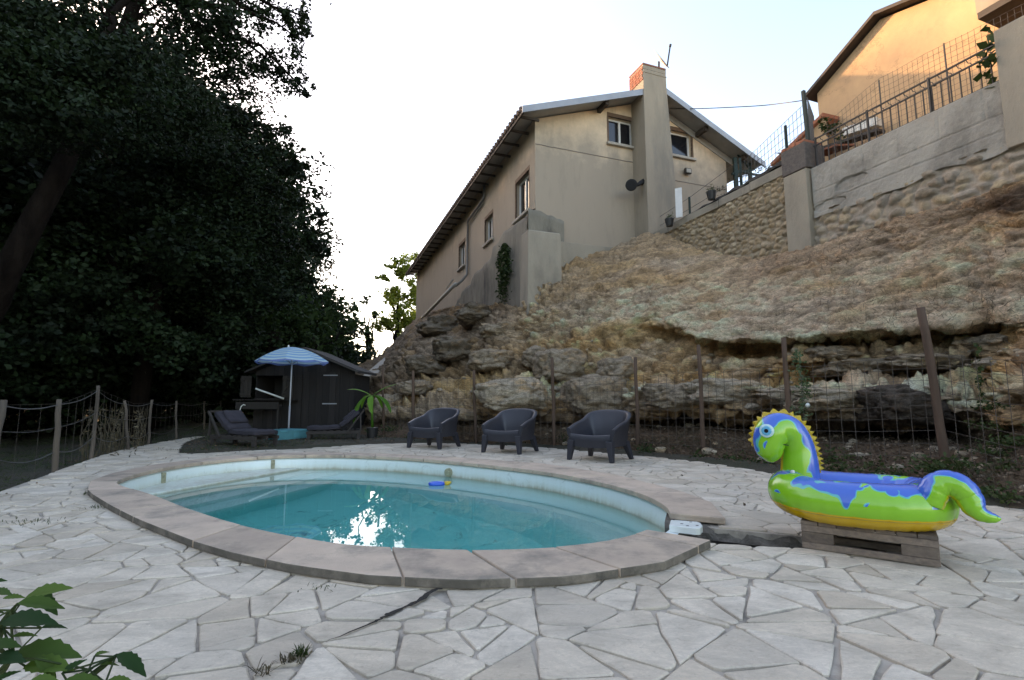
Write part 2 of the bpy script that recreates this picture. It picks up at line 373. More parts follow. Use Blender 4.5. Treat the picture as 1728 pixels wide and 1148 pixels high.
# deck bed (mortar) as one sheet with the pool and the fissure left open
bm = bmesh.new()
def loop(bm, P, z):
    vs = [bm.verts.new((x, y, z)) for x, y in P]
    return vs, [bm.edges.new((vs[i], vs[(i + 1) % len(vs)])) for i in range(len(vs))]
_, e1 = loop(bm, DECK, -.012); _, e2 = loop(bm, midloop, -.012)
bmesh.ops.triangle_fill(bm, edges=e1 + e2, use_beauty=True)
for f in bm.faces:
    if f.normal.z < 0: f.normal_flip()
be = [e for e in bm.edges if e.is_boundary]
r = bmesh.ops.extrude_edge_only(bm, edges=be)
for v in [g for g in r['geom'] if isinstance(g, bmesh.types.BMVert)]: v.co.z = -.34
me = bpy.data.meshes.new('deck_bed'); bm.to_mesh(me); bm.free()
tag(link('terrace_bed', me, M['grout']), kind='structure')
# crazy paving
def clip(P, nx, ny, d):
    out = []; n = len(P)
    for i in range(n):
        a, b = P[i], P[(i + 1) % n]; da = a[0] * nx + a[1] * ny - d; db = b[0] * nx + b[1] * ny - d
        if da <= 0: out.append(a)
        if (da < 0 < db) or (db < 0 < da):
            t = da / (da - db); out.append((a[0] + (b[0] - a[0]) * t, a[1] + (b[1] - a[1]) * t))
    return out
def area(P): return .5 * sum(P[i][0] * P[(i + 1) % len(P)][1] - P[(i + 1) % len(P)][0] * P[i][1] for i in range(len(P)))
def centroid(P): return (sum(p[0] for p in P) / len(P), sum(p[1] for p in P) / len(P))
rr = random.Random(5)
pts = []
x0, x1, y0, y1 = -9, 7, -1.4, 14
for _ in range(9000):
    p = (rr.uniform(x0, x1), rr.uniform(y0, y1)); md = .25 + .13 * rr.random()
    if all((p[0] - q[0]) ** 2 + (p[1] - q[1]) ** 2 > md * md for q in pts): pts.append(p)
A = np.array(pts); cells = []
for i, (px_, py_) in enumerate(pts):
    if not inpoly(px_, py_, DECK) and min((px_ - x) ** 2 + (py_ - y) ** 2 for x, y in DECK) > 2.2: continue
    d2 = ((A - A[i]) ** 2).sum(1); nb = np.argsort(d2)[1:22]
    P = [(px_ - 1.2, py_ - 1.2), (px_ + 1.2, py_ - 1.2), (px_ + 1.2, py_ + 1.2), (px_ - 1.2, py_ + 1.2)]
    for j in nb:
        qx, qy = pts[j]; nx, ny = qx - px_, qy - py_; L = math.hypot(nx, ny); nx /= L; ny /= L
        P = clip(P, nx, ny, nx * (px_ + qx) / 2 + ny * (py_ + qy) / 2)
    cells.append(P)
def split(P, lim, out):
    a = area(P)
    if a < lim or len(P) < 3: out.append(P); return
    cx, cy = centroid(P); cx += rr.gauss(0, .05); cy += rr.gauss(0, .05)
    far2 = max(((p[0] - q[0], p[1] - q[1]) for p in P for q in P), key=lambda e: math.hypot(*e))
    an = math.atan2(far2[1], far2[0]) + rr.gauss(0, .30)
    nx, ny = math.cos(an), math.sin(an); d = nx * cx + ny * cy
    split(clip(P, nx, ny, d), lim * rr.uniform(.8, 1.3), out); split(clip(P, -nx, -ny, -d), lim * rr.uniform(.8, 1.3), out)
pieces = []
for P in cells: split(P, rr.choice((.03, .045, .06, .085, .14)), pieces)
def halfplane_out(P, C, off):
    """clip convex P to the outside of convex-ish closed curve C (nearest edge tangent)"""
    cx, cy = centroid(P); best = None
    for i in range(len(C)):
        (ax, ay), (bx, by) = C[i], C[(i + 1) % len(C)]; ex, ey = bx - ax, by - ay; L2 = ex * ex + ey * ey
        t = max(0, min(1, ((cx - ax) * ex + (cy - ay) * ey) / L2)); qx, qy = ax + ex * t, ay + ey * t
        d = (cx - qx) ** 2 + (cy - qy) ** 2
        if best is None or d < best[0]: best = (d, qx, qy, ex / math.sqrt(L2), ey / math.sqrt(L2))
    return best
OUTS = [(p.x, p.y) for p in [pool_pt(OUT, 2 * math.pi * i / 120) for i in range(120)]]
stones = MB()
for P in pieces:
    if len(P) < 3 or area(P) < .003: continue
    cx, cy = centroid(P)
    if not any(inpoly(x, y, DECK) for x, y in P): continue
    # towards the lawn edge: cut flush with the outline
    d, qx, qy, ex, ey = halfplane_out(P, DECK, 0)
    if not inpoly(cx, cy, DECK): continue
    if d < .5:
        gx_, gy_ = qx - cx, qy - cy; gl = math.hypot(gx_, gy_) or 1; P = clip(P, gx_ / gl, gy_ / gl, (gx_ * qx + gy_ * qy) / gl - .004)
    if len(P) < 3: continue
    d, qx, qy, ex, ey = halfplane_out(P, OUTS, 0)
    if inpoly(cx, cy, OUTS) and d > .02: continue
    if d < .6:
        gx_, gy_ = qx - cx, qy - cy; gl = math.hypot(gx_, gy_) or 1
        if inpoly(cx, cy, OUTS): gx_, gy_ = -gx_, -gy_
        P = clip(P, gx_ / gl, gy_ / gl, (gx_ * qx + gy_ * qy) / gl + .05)
    subs = [P]
    if len(P) >= 3 and 1.2 < cx < 2.8 and 2.9 < cy < 4.2:
        subs = [clip(P, .24, .97, .24 * 1.27 + .97 * 3.39), clip(P, -.4, -.916, -(.4 * 1.45 + .916 * 3.82))] if cx < 2.4 else [P]
    for Q in subs:
        if len(Q) < 3: continue
        g = rr.uniform(.0025, .008) if rr.random() < .85 else rr.uniform(.010, .018)
        Q0 = Q
        for i in range(len(Q0)):
            (ax, ay), (bx, by) = Q0[i], Q0[(i + 1) % len(Q0)]; L = math.hypot(bx - ax, by - ay)
            if L < .004: continue
            nx, ny = (by - ay) / L, -(bx - ax) / L
            # tilt each edge a little so the joints are wedge shaped
            an = rr.gauss(0, .035); nx, ny = nx * math.cos(an) - ny * math.sin(an), nx * math.sin(an) + ny * math.cos(an)
            mx_, my_ = (ax + bx) / 2, (ay + by) / 2
            Q = clip(Q, nx, ny, nx * mx_ + ny * my_ - g * rr.uniform(.7, 1.3))
        if len(Q) < 3 or area(Q) < .002: continue
        # knocked corners and slightly uneven edges
        S = []
        n_ = len(Q)
        for i in range(n_):
            a, b, c = Q[i - 1], Q[i], Q[(i + 1) % n_]
            la = math.hypot(a[0] - b[0], a[1] - b[1]); lc = math.hypot(c[0] - b[0], c[1] - b[1]); k = min(rr.uniform(.006, .03), la * .3, lc * .3)
            if la < 1e-5 or lc < 1e-5: continue
            S.append((b[0] + (a[0] - b[0]) * k / la, b[1] + (a[1] - b[1]) * k / la)); S.append((b[0] + (c[0] - b[0]) * k / lc, b[1] + (c[1] - b[1]) * k / lc))
            m_ = max(0, int(lc / .09)) if cy < 6 else 0
            for q in range(1, m_):
                t = q / m_; S.append((b[0] + (c[0] - b[0]) * t + rr.gauss(0, .0035), b[1] + (c[1] - b[1]) * t + rr.gauss(0, .0035)))
        zz = rr.gauss(0, .0016)
        stones.prism(S, -.03, zz, .004)
tag(obj('crazy_paving', stones, M['stone']), kind='structure')
print('paving stones', len(stones.f))
# fissure lining
pit = MB()
N1 = 40; deep = []; rows2 = []
def polyline(P, n):
    P = [Vector((x, y, 0)) for x, y in P]; L = [0]
    for i in range(1, len(P)): L.append(L[-1] + (P[i] - P[i - 1]).length)
    out = []
    for k in range(n + 1):
        t = L[-1] * k / n; i = max(j for j in range(len(L)) if L[j] <= t + 1e-9); i = min(i, len(P) - 2)
        out.append(P[i].lerp(P[i + 1], (t - L[i]) / (L[i + 1] - L[i])))
    return out
far = polyline([(1.16, 4.02), (1.45, 3.82), (1.95, 3.60), (2.4, 3.42)], N1); near = polyline([(.98, 3.50), (1.27, 3.40), (1.75, 3.25), (2.4, 3.08)], N1)
rows = []
for k in range(N1 + 1):
    f, n_ = far[k], near[k]; dn = (n_ - f).normalized(); row = []
    for (t, z, j) in ((-.35, -.014, 0), (-.04, -.010, .01), (.0, -.02, .02), (.03, -.05, .03), (.05, -.09, .03), (.0, -.14, .03)):
        p = f + dn * t; nz = noise.noise(p * 9 + Vector((0, 0, z * 20))); row.append(Vector((p.x, p.y, z)) + Vector((dn.x * nz * j * 2, dn.y * nz * j * 2, nz * j * .6)))
    deep.append([row[-1].copy(), f + dn * .02 + Vector((0, 0, -.45)), n_ - dn * .03 + Vector((0, 0, -.45)), n_ + Vector((0, 0, -.08))])
    row2 = [ Vector((n_.x, n_.y, -.06)), Vector((n_.x, n_.y, -.013)) + dn * .05, Vector((n_.x, n_.y, -.014)) + dn * .2]
    row2 = [v for v in row2 if isinstance(v, Vector)]; rows.append(row); rows2.append(row2)
pit.grid(rows); pit.grid(rows2)
vd_ = MB(); vd_.grid(deep); tag(obj('gully_bottom', vd_, M['void']), kind='structure')
tag(obj('washed_out_fissure', pit, M['rough_concrete'], smooth=False), 'raw broken concrete gully washed out between the pool edge and the grey pallet', 'fissure', kind='structure')
# hairline crack running from the split coping towards the camera
ck = MB(); c_pts = smoothcurve([(-.245, 2.60, 0), (-.30, 2.59, 0), (-.37, 2.55, 0), (-.42, 2.42, 0), (-.50, 2.30, 0), (-.535, 2.24, 0), (-.58, 2.17, 0), (-.70, 2.02, 0)], 5)
cw = []
for i, p in enumerate(c_pts):
    t = i / (len(c_pts) - 1); wd = .006 + .012 * math.sin(math.pi * min(1, t * 1.15)) * (1 + .8 * noise.noise(Vector((t * 9, 3, 1))))
    if t > .9: wd *= (1 - t) / .1
    wd *= 1.0 + .7 * noise.noise(Vector((i * 1.3, 5, 2))); p = p + Vector((noise.noise(Vector((i * .9, 1, 7))) * .012, noise.noise(Vector((i * .9, 9, 7))) * .012, 0))
    q = c_pts[min(i + 1, len(c_pts) - 1)] - c_pts[max(0, i - 1)]; s_ = Vector((-q.y, q.x, 0)).normalized() * (wd * .8)
    cw.append([p + s_ + Vector((0, 0, .0075)), p - s_ + Vector((0, 0, .0075))])
ck.grid(cw); tag(obj('paving_crack', ck, M['void']), 'dark jagged crack across the white paving below the split in the coping', 'crack', kind='structure')
# ---------------------------------------------------------------- swimming pool
pool = thing('swimming_pool', (PC.x, PC.y, 0), 'kidney oval in-ground pool with pale blue shell and brown stone coping', 'swimming pool')
def liner():
    m, n, l, b = newmat('pale_blue_gelcoat')
    tc = n.new('ShaderNodeTexCoord'); sp = n.new('ShaderNodeSeparateXYZ'); l.new(tc.outputs['Object'], sp.inputs[0])
    t = noise_tex(n, l, 2.4, 8, .7, (1, 1, .6)); t5 = noise_tex(n, l, 16, 6, .7, (1, 1, .15))
    h = math_(n, l, 'ADD', sp.outputs[2], math_(n, l, 'MULTIPLY', math_(n, l, 'SUBTRACT', t5.outputs[0], .5), .09))
    h = math_(n, l, 'ADD', h, math_(n, l, 'MULTIPLY', math_(n, l, 'SUBTRACT', t.outputs[0], .5), .08))
    v = math_(n, l, 'MULTIPLY', math_(n, l, 'ADD', h, 1.3), 1 / 1.3)
    col = ramp(n, l, v, [(.04, (.18, .68, .66)), (.30, (.24, .70, .67)), (.42, (.50, .76, .73)), (.66, (.66, .80, .74)), (.80, (.52, .60, .50)), (.865, (.40, .38, .28)), (.895, (.60, .66, .58)), (.935, (.68, .78, .74)), (1, (.76, .86, .85))]).outputs[0]
    t2 = noise_tex(n, l, 5, 10, .8, None, 1.0); f = ramp(n, l, t2.outputs[0], [(.56, (0, 0, 0)), (.66, (1, 1, 1))])
    col = mix(n, l, math_(n, l, 'MULTIPLY', f.outputs[0], .28), col, (.20, .26, .20))
    l.new(col, b.inputs['Base Color']); b.inputs['Roughness'].default_value = .35; return m
def floor_m():
    m, n, l, b = newmat('pool_floor'); t = noise_tex(n, l, 1.3, 8, .7); base = ramp(n, l, t.outputs[0], [(.3, (.15, .66, .64)), (.7, (.22, .75, .70))]).outputs[0]
    t2 = noise_tex(n, l, 2.6, 10, .82, (1, .55, 1), 1.4); f = ramp(n, l, t2.outputs[0], [(.57, (0, 0, 0)), (.66, (1, 1, 1))])
    col = mix(n, l, math_(n, l, 'MULTIPLY', f.outputs[0], .75), base, (.04, .14, .14))
    l.new(col, b.inputs['Base Color']); b.inputs['Roughness'].default_value = .6; return m
LIN = liner(); FLO = floor_m()
NB = 160; prof = [(.10, -.004), (.035, .0), (.015, -.004), (.005, -.03), (-.01, -.17), (-.04, -.45), (-.10, -.62), (-.20, -.70), (-.48, -.74), (-.56, -.80), (-.95, -1.18)]
rows = [[pool_pt(INNS, 2 * math.pi * k / NB, o, z) for k in range(NB)] for o, z in prof]
sh = MB(); sh.grid(rows, wrap=True); obj('shell', sh, LIN, pool, smooth=True)
fl = MB(); fl.grid([[pool_pt(INNS, 2 * math.pi * k / NB, -.949, -1.18) for k in range(NB)], [pool_pt(INNS, 2 * math.pi * k / NB, -1.35, -1.27) for k in range(NB)], [Vector((PC.x, PC.y, -1.3))] * NB], wrap=True)
obj('floor', fl, FLO, pool, smooth=True)
# entry steps at the left end, each a slab cut from the pool outline
A0 = Vector((-3.62, 7.95, 0)); A1 = Vector((-4.28, 6.05, 0)); dl = (A1 - A0).normalized(); nl = Vector((-dl.y, dl.x, 0))
if nl.x < 0: nl = -nl
zst = (-.145, -.33, -.52, -.72)
for k, z in enumerate(zst):
    o_ = .22 + k * .30; d0 = nl.dot(A0) + o_
    P = [(PC.x + (x - PC.x) * 1.003, PC.y + (y - PC.y) * 1.003) for x, y in INNS]; P = clip(P, nl.x, nl.y, d0)
    st = MB(); st.prism(P, -1.35, z, .012); obj('step', st, LIN, pool)
# coping slabs
def slab(a0, a1, z=.05, inset=0):
    s_ = MB(); k = 5; g = .004
    rI = radial(INNS, (a0 + a1) / 2); ga = g / rI
    top = []; 
    for i in range(k + 1):
        a = a0 + ga + (a1 - a0 - 2 * ga) * i / k
        top.append((pool_pt(INNS, a, -.025), pool_pt(OUT, a, 0)))
    dz = rr.gauss(0, .0015)
    for i in range(k):
        (i0, o0), (i1, o1) = top[i], top[i + 1]; Z = Vector((0, 0, z + dz)); Zb = Vector((0, 0, .003))
        b_ = len(s_.v)
        V = [i0 + Z, o0 + Z, o1 + Z, i1 + Z, i0 + Zb, o0 + Zb, o1 + Zb, i1 + Zb]
        fs = [(0, 1, 2, 3), (7, 6, 5, 4), (1, 5, 6, 2), (0, 3, 7, 4)]
        if i == 0: fs.append((0, 4, 5, 1))
        if i == k - 1: fs.append((3, 2, 6, 7))
        s_.add(V, fs)
    t_ = rr.random(); s_.t = [t_] * len(s_.t)
    bm = bmesh.new(); off = origin_of(pool); vs = [bm.verts.new(Vector(v) - off) for v in s_.v]
    for f in s_.f: bm.faces.new([vs[q] for q in f])
    bmesh.ops.remove_doubles(bm, verts=bm.verts, dist=.0008); bmesh.ops.recalc_face_normals(bm, faces=bm.faces)
    me = bpy.data.meshes.new('coping_slab'); bm.to_mesh(me); bm.free(); at_ = me.attributes.new('tint', 'FLOAT', 'FACE'); at_.data.foreach_set('value', [t_] * len(me.polygons))
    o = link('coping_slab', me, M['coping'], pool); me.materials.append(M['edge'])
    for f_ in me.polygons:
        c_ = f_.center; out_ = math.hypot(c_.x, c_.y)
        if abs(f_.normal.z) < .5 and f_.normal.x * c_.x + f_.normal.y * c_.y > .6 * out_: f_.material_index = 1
    m = o.modifiers.new('bevel', 'BEVEL'); m.width = .007; m.segments = 2; m.limit_method = 'ANGLE'; m.angle_limit = R(50)
    return o
def ang(x, y): return math.atan2(y - PC.y, x - PC.x)
a = ang(1.52, 3.86); slabs = []
near_joints = [math.degrees(ang(*gnd(px, py, .05).to_2d())) for px, py in ((402, 887), (500, 905), (662, 927), (797, 929), (943, 925), (1075, 902))]
ends = [math.degrees(a)] + [math.degrees(a) + v for v in (17, 29, 40, 49, 58, 67, 76, 85, 94, 103, 112, 121, 130, 139, 149, 160, 173, 188, 203)]
ends.append(math.degrees(ang(-4.02, 5.05)) % 360)
nj = [d % 360 for d in near_joints]; ends += [e for e in ((ends[-1] + nj[0]) / 2 - 4, (ends[-1] + nj[0]) / 2 + 6)] + nj + [(math.degrees(ang(1.17, 3.30))) % 360]
ends = sorted(e if e >= math.degrees(a) - .01 else e + 360 for e in ends)
ends = [ends[0]] + [e for p_, e in zip(ends, ends[1:]) if e - p_ > 2.5]
for e0, e1 in zip(ends, ends[1:]):
    slab(R(e0), R(e1) - (R(.30) if abs((e1 % 360) - nj[3]) < .2 else 0))
# mortar under the slabs
mo = MB(); mo.grid([[pool_pt(INNS, R(ends[0] + (ends[-1] - ends[0]) * k / 120), .012, .006) for k in range(121)], [pool_pt(INNS, R(ends[0] + (ends[-1] - ends[0]) * k / 120), .012, .034) for k in range(121)],
        [pool_pt(OUT, R(ends[0] + (ends[-1] - ends[0]) * k / 120), -.02, .034) for k in range(121)], [pool_pt(OUT, R(ends[0] + (ends[-1] - ends[0]) * k / 120), -.015, -.02) for k in range(121)]])
obj('mortar_bed', mo, M['grout'], pool)
# displaced skimmer cover
LID = Vector((1.245, 3.70, .012)); lid = MB(); lp = []
for x, y in ((-.16, -.10), (.10, -.12), (.14, -.09), (.16, 0), (.14, .09), (.10, .12), (-.16, .10)): lp.append((LID.x - .03 + x * .62 + y * .3, LID.y - x * .26 + y * .8))
lid.prism(lp, .0, .045, .004); lo = obj('skimmer_cover', lid, M['lid'], pool); dk = MB()
for (x, y) in ((.03, -.05), (-.04, -.06), (.02, .05), (-.06, .0)): dk = MB(); dk.prism([(LID.x + x + .011 * math.cos(q), LID.y + y + .007 * math.sin(q)) for q in np.linspace(0, 6.283, 9)[:-1]], .0452, .0465); obj('screw_hole', dk, M['dark'], lo)
# wall fittings (returns / seam brackets)
fit = mat('stained_fitting', (.36, .36, .24), (.22, .21, .13), 30, .6, .2)
for px, py, z in ((455, 783, -.09), (257, 806, -.09)):
    g_ = gnd(px, py, z); a_ = ang(g_.x, g_.y); q = pool_pt(INNS, a_, -.012, z); dr = (Vector((PC.x, PC.y, z)) - q).normalized(); t_ = Vector((-dr.y, dr.x, 0))
    f_ = MB(); f_.obox(q, dr * .02, t_ * .025, UP * .075); f_.obox(q + UP * .03 + dr * .02, dr * .02, t_ * .012, UP * .02); obj('wall_bracket', f_, fit, pool, bevel=.004)
g_ = gnd(757, 800, -.13); q = pool_pt(INNS, ang(g_.x, g_.y), -.012, -.11); dr = (Vector((PC.x, PC.y, -.11)) - q).normalized(); f_ = MB()
f_.tube([q - dr * .02, q + dr * .03], .06, 16); f_.tube([q + dr * .02, q + dr * .055], .03, 12); obj('return_nozzle', f_, fit, pool, bevel=.003)
# water body
def watermat():
    m, n, l, b = newmat('pool_water'); b.inputs['Base Color'].default_value = (1, 1, 1, 1); b.inputs['Roughness'].default_value = 0.0
    b.inputs['IOR'].default_value = 1.333; b.inputs['Transmission Weight'].default_value = 1
    t = noise_tex(n, l, 1.6, 3, .5, (1, 1, 1), .3); bump(n, l, b, t.outputs[0], .018, .01)
    v = n.new('ShaderNodeVolumeAbsorption'); v.inputs[0].default_value = (.09, .86, .84, 1); v.inputs[1].default_value = .25
    l.new(v.outputs[0], n['Material Output'].inputs['Volume']); return m
wt = MB(); T_ = [pool_pt(INNS, 2 * math.pi * k / NB, .006, -.172) for k in range(NB)]; B_ = [p + Vector((0, 0, -1.5)) for p in T_]
wt.add(T_ + B_, [tuple(range(NB)), tuple(reversed(range(NB, 2 * NB)))] + [(k, k + NB, (k + 1) % NB + NB, (k + 1) % NB) for k in range(NB)])
tag(obj('water', wt, watermat()), kind='structure')
# ---------------------------------------------------------------- ground sheet
def axis(lo, hi, fine0, fine1, st):
    v = list(np.arange(fine0, fine1, st)); x = fine1; s_ = st
    while x < hi: v.append(x); s_ *= 1.25; x += s_
    v.append(hi); x = fine0 - st; s_ = st
    while x > lo: v.insert(0, x); s_ *= 1.25; x -= s_
    v.insert(0, lo); return v
gx = axis(-260, 260, -12, 8, .18); gy = axis(-60, 500, -4, 18, .18)
DSH = [(PC.x + (x - PC.x) * .95, PC.y + (y - PC.y) * .95) for x, y in DECK]
def gz(x, y):
    s_ = ((x + 5.65) * 1.9 + (y - 8.4) * 1.35) / 2.33      # >0: to the right of the path line
    s_ = max(0, min(1, s_ / .7 + .2)) if y > 8 else (1 if x > 0 else 0)
    base = -.16 + .20 * s_
    if x < -8: t_ = max(0, -x - .42 * y - 7.5); base += min(10, t_ * t_ * .02) * (1 + .2 * noise.noise(Vector((x * .05, y * .05, 1))))
    return base + .03 * noise.noise(Vector((x * .8, y * .8, 0))) + .012 * noise.noise(Vector((x * 5, y * 5, 2)))
G = MB(); idx = {}
for j, y in enumerate(gy):
    for i, x in enumerate(gx): G.v.append((x, y, gz(x, y)))
nx_ = len(gx)
for j in range(len(gy) - 1):
    for i in range(nx_ - 1):
        cx, cy = (gx[i] + gx[i + 1]) / 2, (gy[j] + gy[j + 1]) / 2
        if inpoly(cx, cy, DECK) :
            # keep only a rim tucked under the deck edge
            if min((cx - x) ** 2 + (cy - y) ** 2 for x, y in [(DECK[k][0] * (1 - t) + DECK[k - 1][0] * t, DECK[k][1] * (1 - t) + DECK[k - 1][1] * t) for k in range(len(DECK)) for t in (0, .25, .5, .75)]) > .22: continue
            for q in (j * nx_ + i, j * nx_ + i + 1, (j + 1) * nx_ + i, (j + 1) * nx_ + i + 1):
                v = G.v[q]
                if inpoly(v[0], v[1], DECK): G.v[q] = (v[0], v[1], min(v[2], -.03))
        G.f.append((j * nx_ + i, j * nx_ + i + 1, (j + 1) * nx_ + i + 1, (j + 1) * nx_ + i)); G.t.append(.5)
tag(obj('ground', G, M['grass_soil'], smooth=True), kind='structure')
# ================================================================ rock face
ROWS_Z = {  # px : eleven (py, depth) pairs from the foot of the slope to the foot of the walls
 560: [(742,14),(722,16),(715,17),(702,17.5),(692,18),(682,19),(672,20),(665,22),(655,23),(640,25),(632,32)],
 640: [(744,12.0),(725,13.2),(715,13.6),(705,13.6),(690,14),(680,14.5),(660,15.5),(645,17),(630,18.5),(615,22),(598,30)],
 700: [(745,11.6),(722,12.3),(712,12.7),(705,12.5),(690,12.9),(668,13.8),(648,14.6),(622,15.6),(595,17),(568,21),(538,31)],
 770: [(747,11.1),(722,11.5),(712,12.0),(705,11.6),(685,12),(664,12.8),(640,13.5),(610,14.4),(585,15.2),(556,18),(512,22)],
 830: [(750,10.8),(722,11.0),(710,12.0),(702,11.0),(662,11.2),(650,12.1),(625,12.9),(600,13.4),(575,13.9),(550,14.6),(512,17)],
 890: [(753,10.5),(722,10.8),(708,12.0),(698,10.9),(655,11.1),(643,12.0),(615,12.6),(590,13.0),(565,13.3),(540,13.5),(505,14.2)],
 950: [(758,10.0),(728,10.4),(713,11.5),(702,10.6),(662,10.8),(645,11.5),(612,12.0),(582,12.4),(552,12.8),(520,13.3),(435,14.9)],
 1020:[(765,9.4),(724,9.9),(708,11.0),(697,10.1),(660,10.2),(645,11.0),(610,11.5),(572,11.9),(540,12.3),(490,13.1),(415,15.3)],
 1100:[(772,8.7),(732,9.2),(714,10.3),(702,9.4),(655,9.5),(643,10.4),(602,10.9),(558,11.3),(535,11.3),(460,12.6),(385,15.2)],
 1180:[(780,8.0),(732,8.6),(708,9.8),(694,8.8),(655,8.9),(640,9.8),(600,10.1),(584,10.5),(570,9.8),(480,11.2),(412,13.2)],
 1260:[(789,7.3),(742,8.0),(718,9.4),(702,8.3),(652,8.2),(640,9.2),(615,9.3),(584,9.9),(572,9.1),(480,10.3),(428,11.8)],
 1340:[(799,6.6),(748,7.5),(722,9.1),(704,7.9),(655,7.7),(640,8.7),(605,8.6),(582,9.2),(570,8.4),(470,9.5),(415,10.5)],
 1420:[(812,6.0),(753,7.1),(727,8.8),(710,7.5),(656,7.3),(636,8.4),(606,8.2),(578,8.9),(562,7.9),(450,8.9),(392,9.55)],
 1500:[(825,5.5),(754,6.8),(730,8.4),(712,7.1),(656,7.0),(630,8.0),(600,7.8),(575,8.5),(557,7.5),(430,8.4),(362,8.7)],
 1580:[(840,5.0),(756,6.5),(728,7.9),(714,6.8),(660,6.7),(630,7.6),(600,7.4),(570,8.0),(551,7.1),(410,7.7),(340,8.05)],
 1660:[(853,4.6),(768,5.9),(745,6.6),(715,6.4),(668,6.4),(628,7.1),(590,6.9),(564,7.5),(548,6.8),(390,7.2),(318,7.4)],
 1728:[(866,4.2),(765,5.5),(735,5.8),(700,5.7),(650,5.7),(615,6.0),(590,6.2),(562,6.5),(545,6.4),(380,6.7),(296,6.9)]}
KX = sorted(ROWS_Z); K3 = np.array([[list(at(x, y, Y)) for (y, Y) in ROWS_Z[x]] for x in KX])
for k in range(4):     # carry the rock on beyond the picture's right edge
    K3 = np.concatenate([K3, (K3[-1] - np.array(D1) * 1.7 + np.array(DN) * .05)[None]])
NR = 11
RC = np.array([(.085,.062,.045),(.10,.073,.052),(.045,.034,.025),(.20,.16,.115),(.60,.50,.37),(.50,.33,.16),(.40,.32,.22),(.48,.32,.16),(.53,.44,.33),(.47,.38,.275),(.42,.325,.215)])
NU, NV = 620, 270
cu = np.linspace(0, len(K3) - 1, NU)
wr = np.array([.9, .35, .5, .7, .35, .7, .6, .45, 1.5, 1.6]); cw_ = np.concatenate([[0], np.cumsum(wr)]); cv = np.interp(np.linspace(0, cw_[-1], NV), cw_, np.arange(NR))
def cat(K, t):
    i = np.clip(np.floor(t).astype(int), 0, len(K) - 2); f = t - i
    p0 = K[np.clip(i - 1, 0, len(K) - 1)]; p1 = K[i]; p2 = K[i + 1]; p3 = K[np.clip(i + 2, 0, len(K) - 1)]; f = f[:, None, None]
    return .5 * (2 * p1 + (p2 - p0) * f + (2 * p0 - 5 * p1 + 4 * p2 - p3) * f ** 2 + (3 * p1 - p0 - 3 * p2 + p3) * f ** 3)
KU = cat(K3, cu)                       # NU x 11 x 3
P = np.empty((NU, NV, 3)); COL = np.empty((NU, NV, 3)); RW = np.empty((NU, NV))
for i in range(NU):
    wob = np.array([noise.noise(Vector((i * .045 , k * .5, 3.3))) * .25 + noise.noise(Vector((i * .17, k * .9, 8))) * .14 for k in (0, 1, 2, 3)])
    wv = np.interp(cv, [0, 3, 6, 10], wob); t = np.clip(cv + wv * np.sin(np.pi * cv / 10) ** .5, 0, NR - 1)
    for k in range(3): P[i, :, k] = np.interp(cv, np.arange(NR), KU[i, :, k])
    for k in range(3): COL[i, :, k] = np.interp(t, np.arange(NR), RC[:, k])
    RW[i] = t
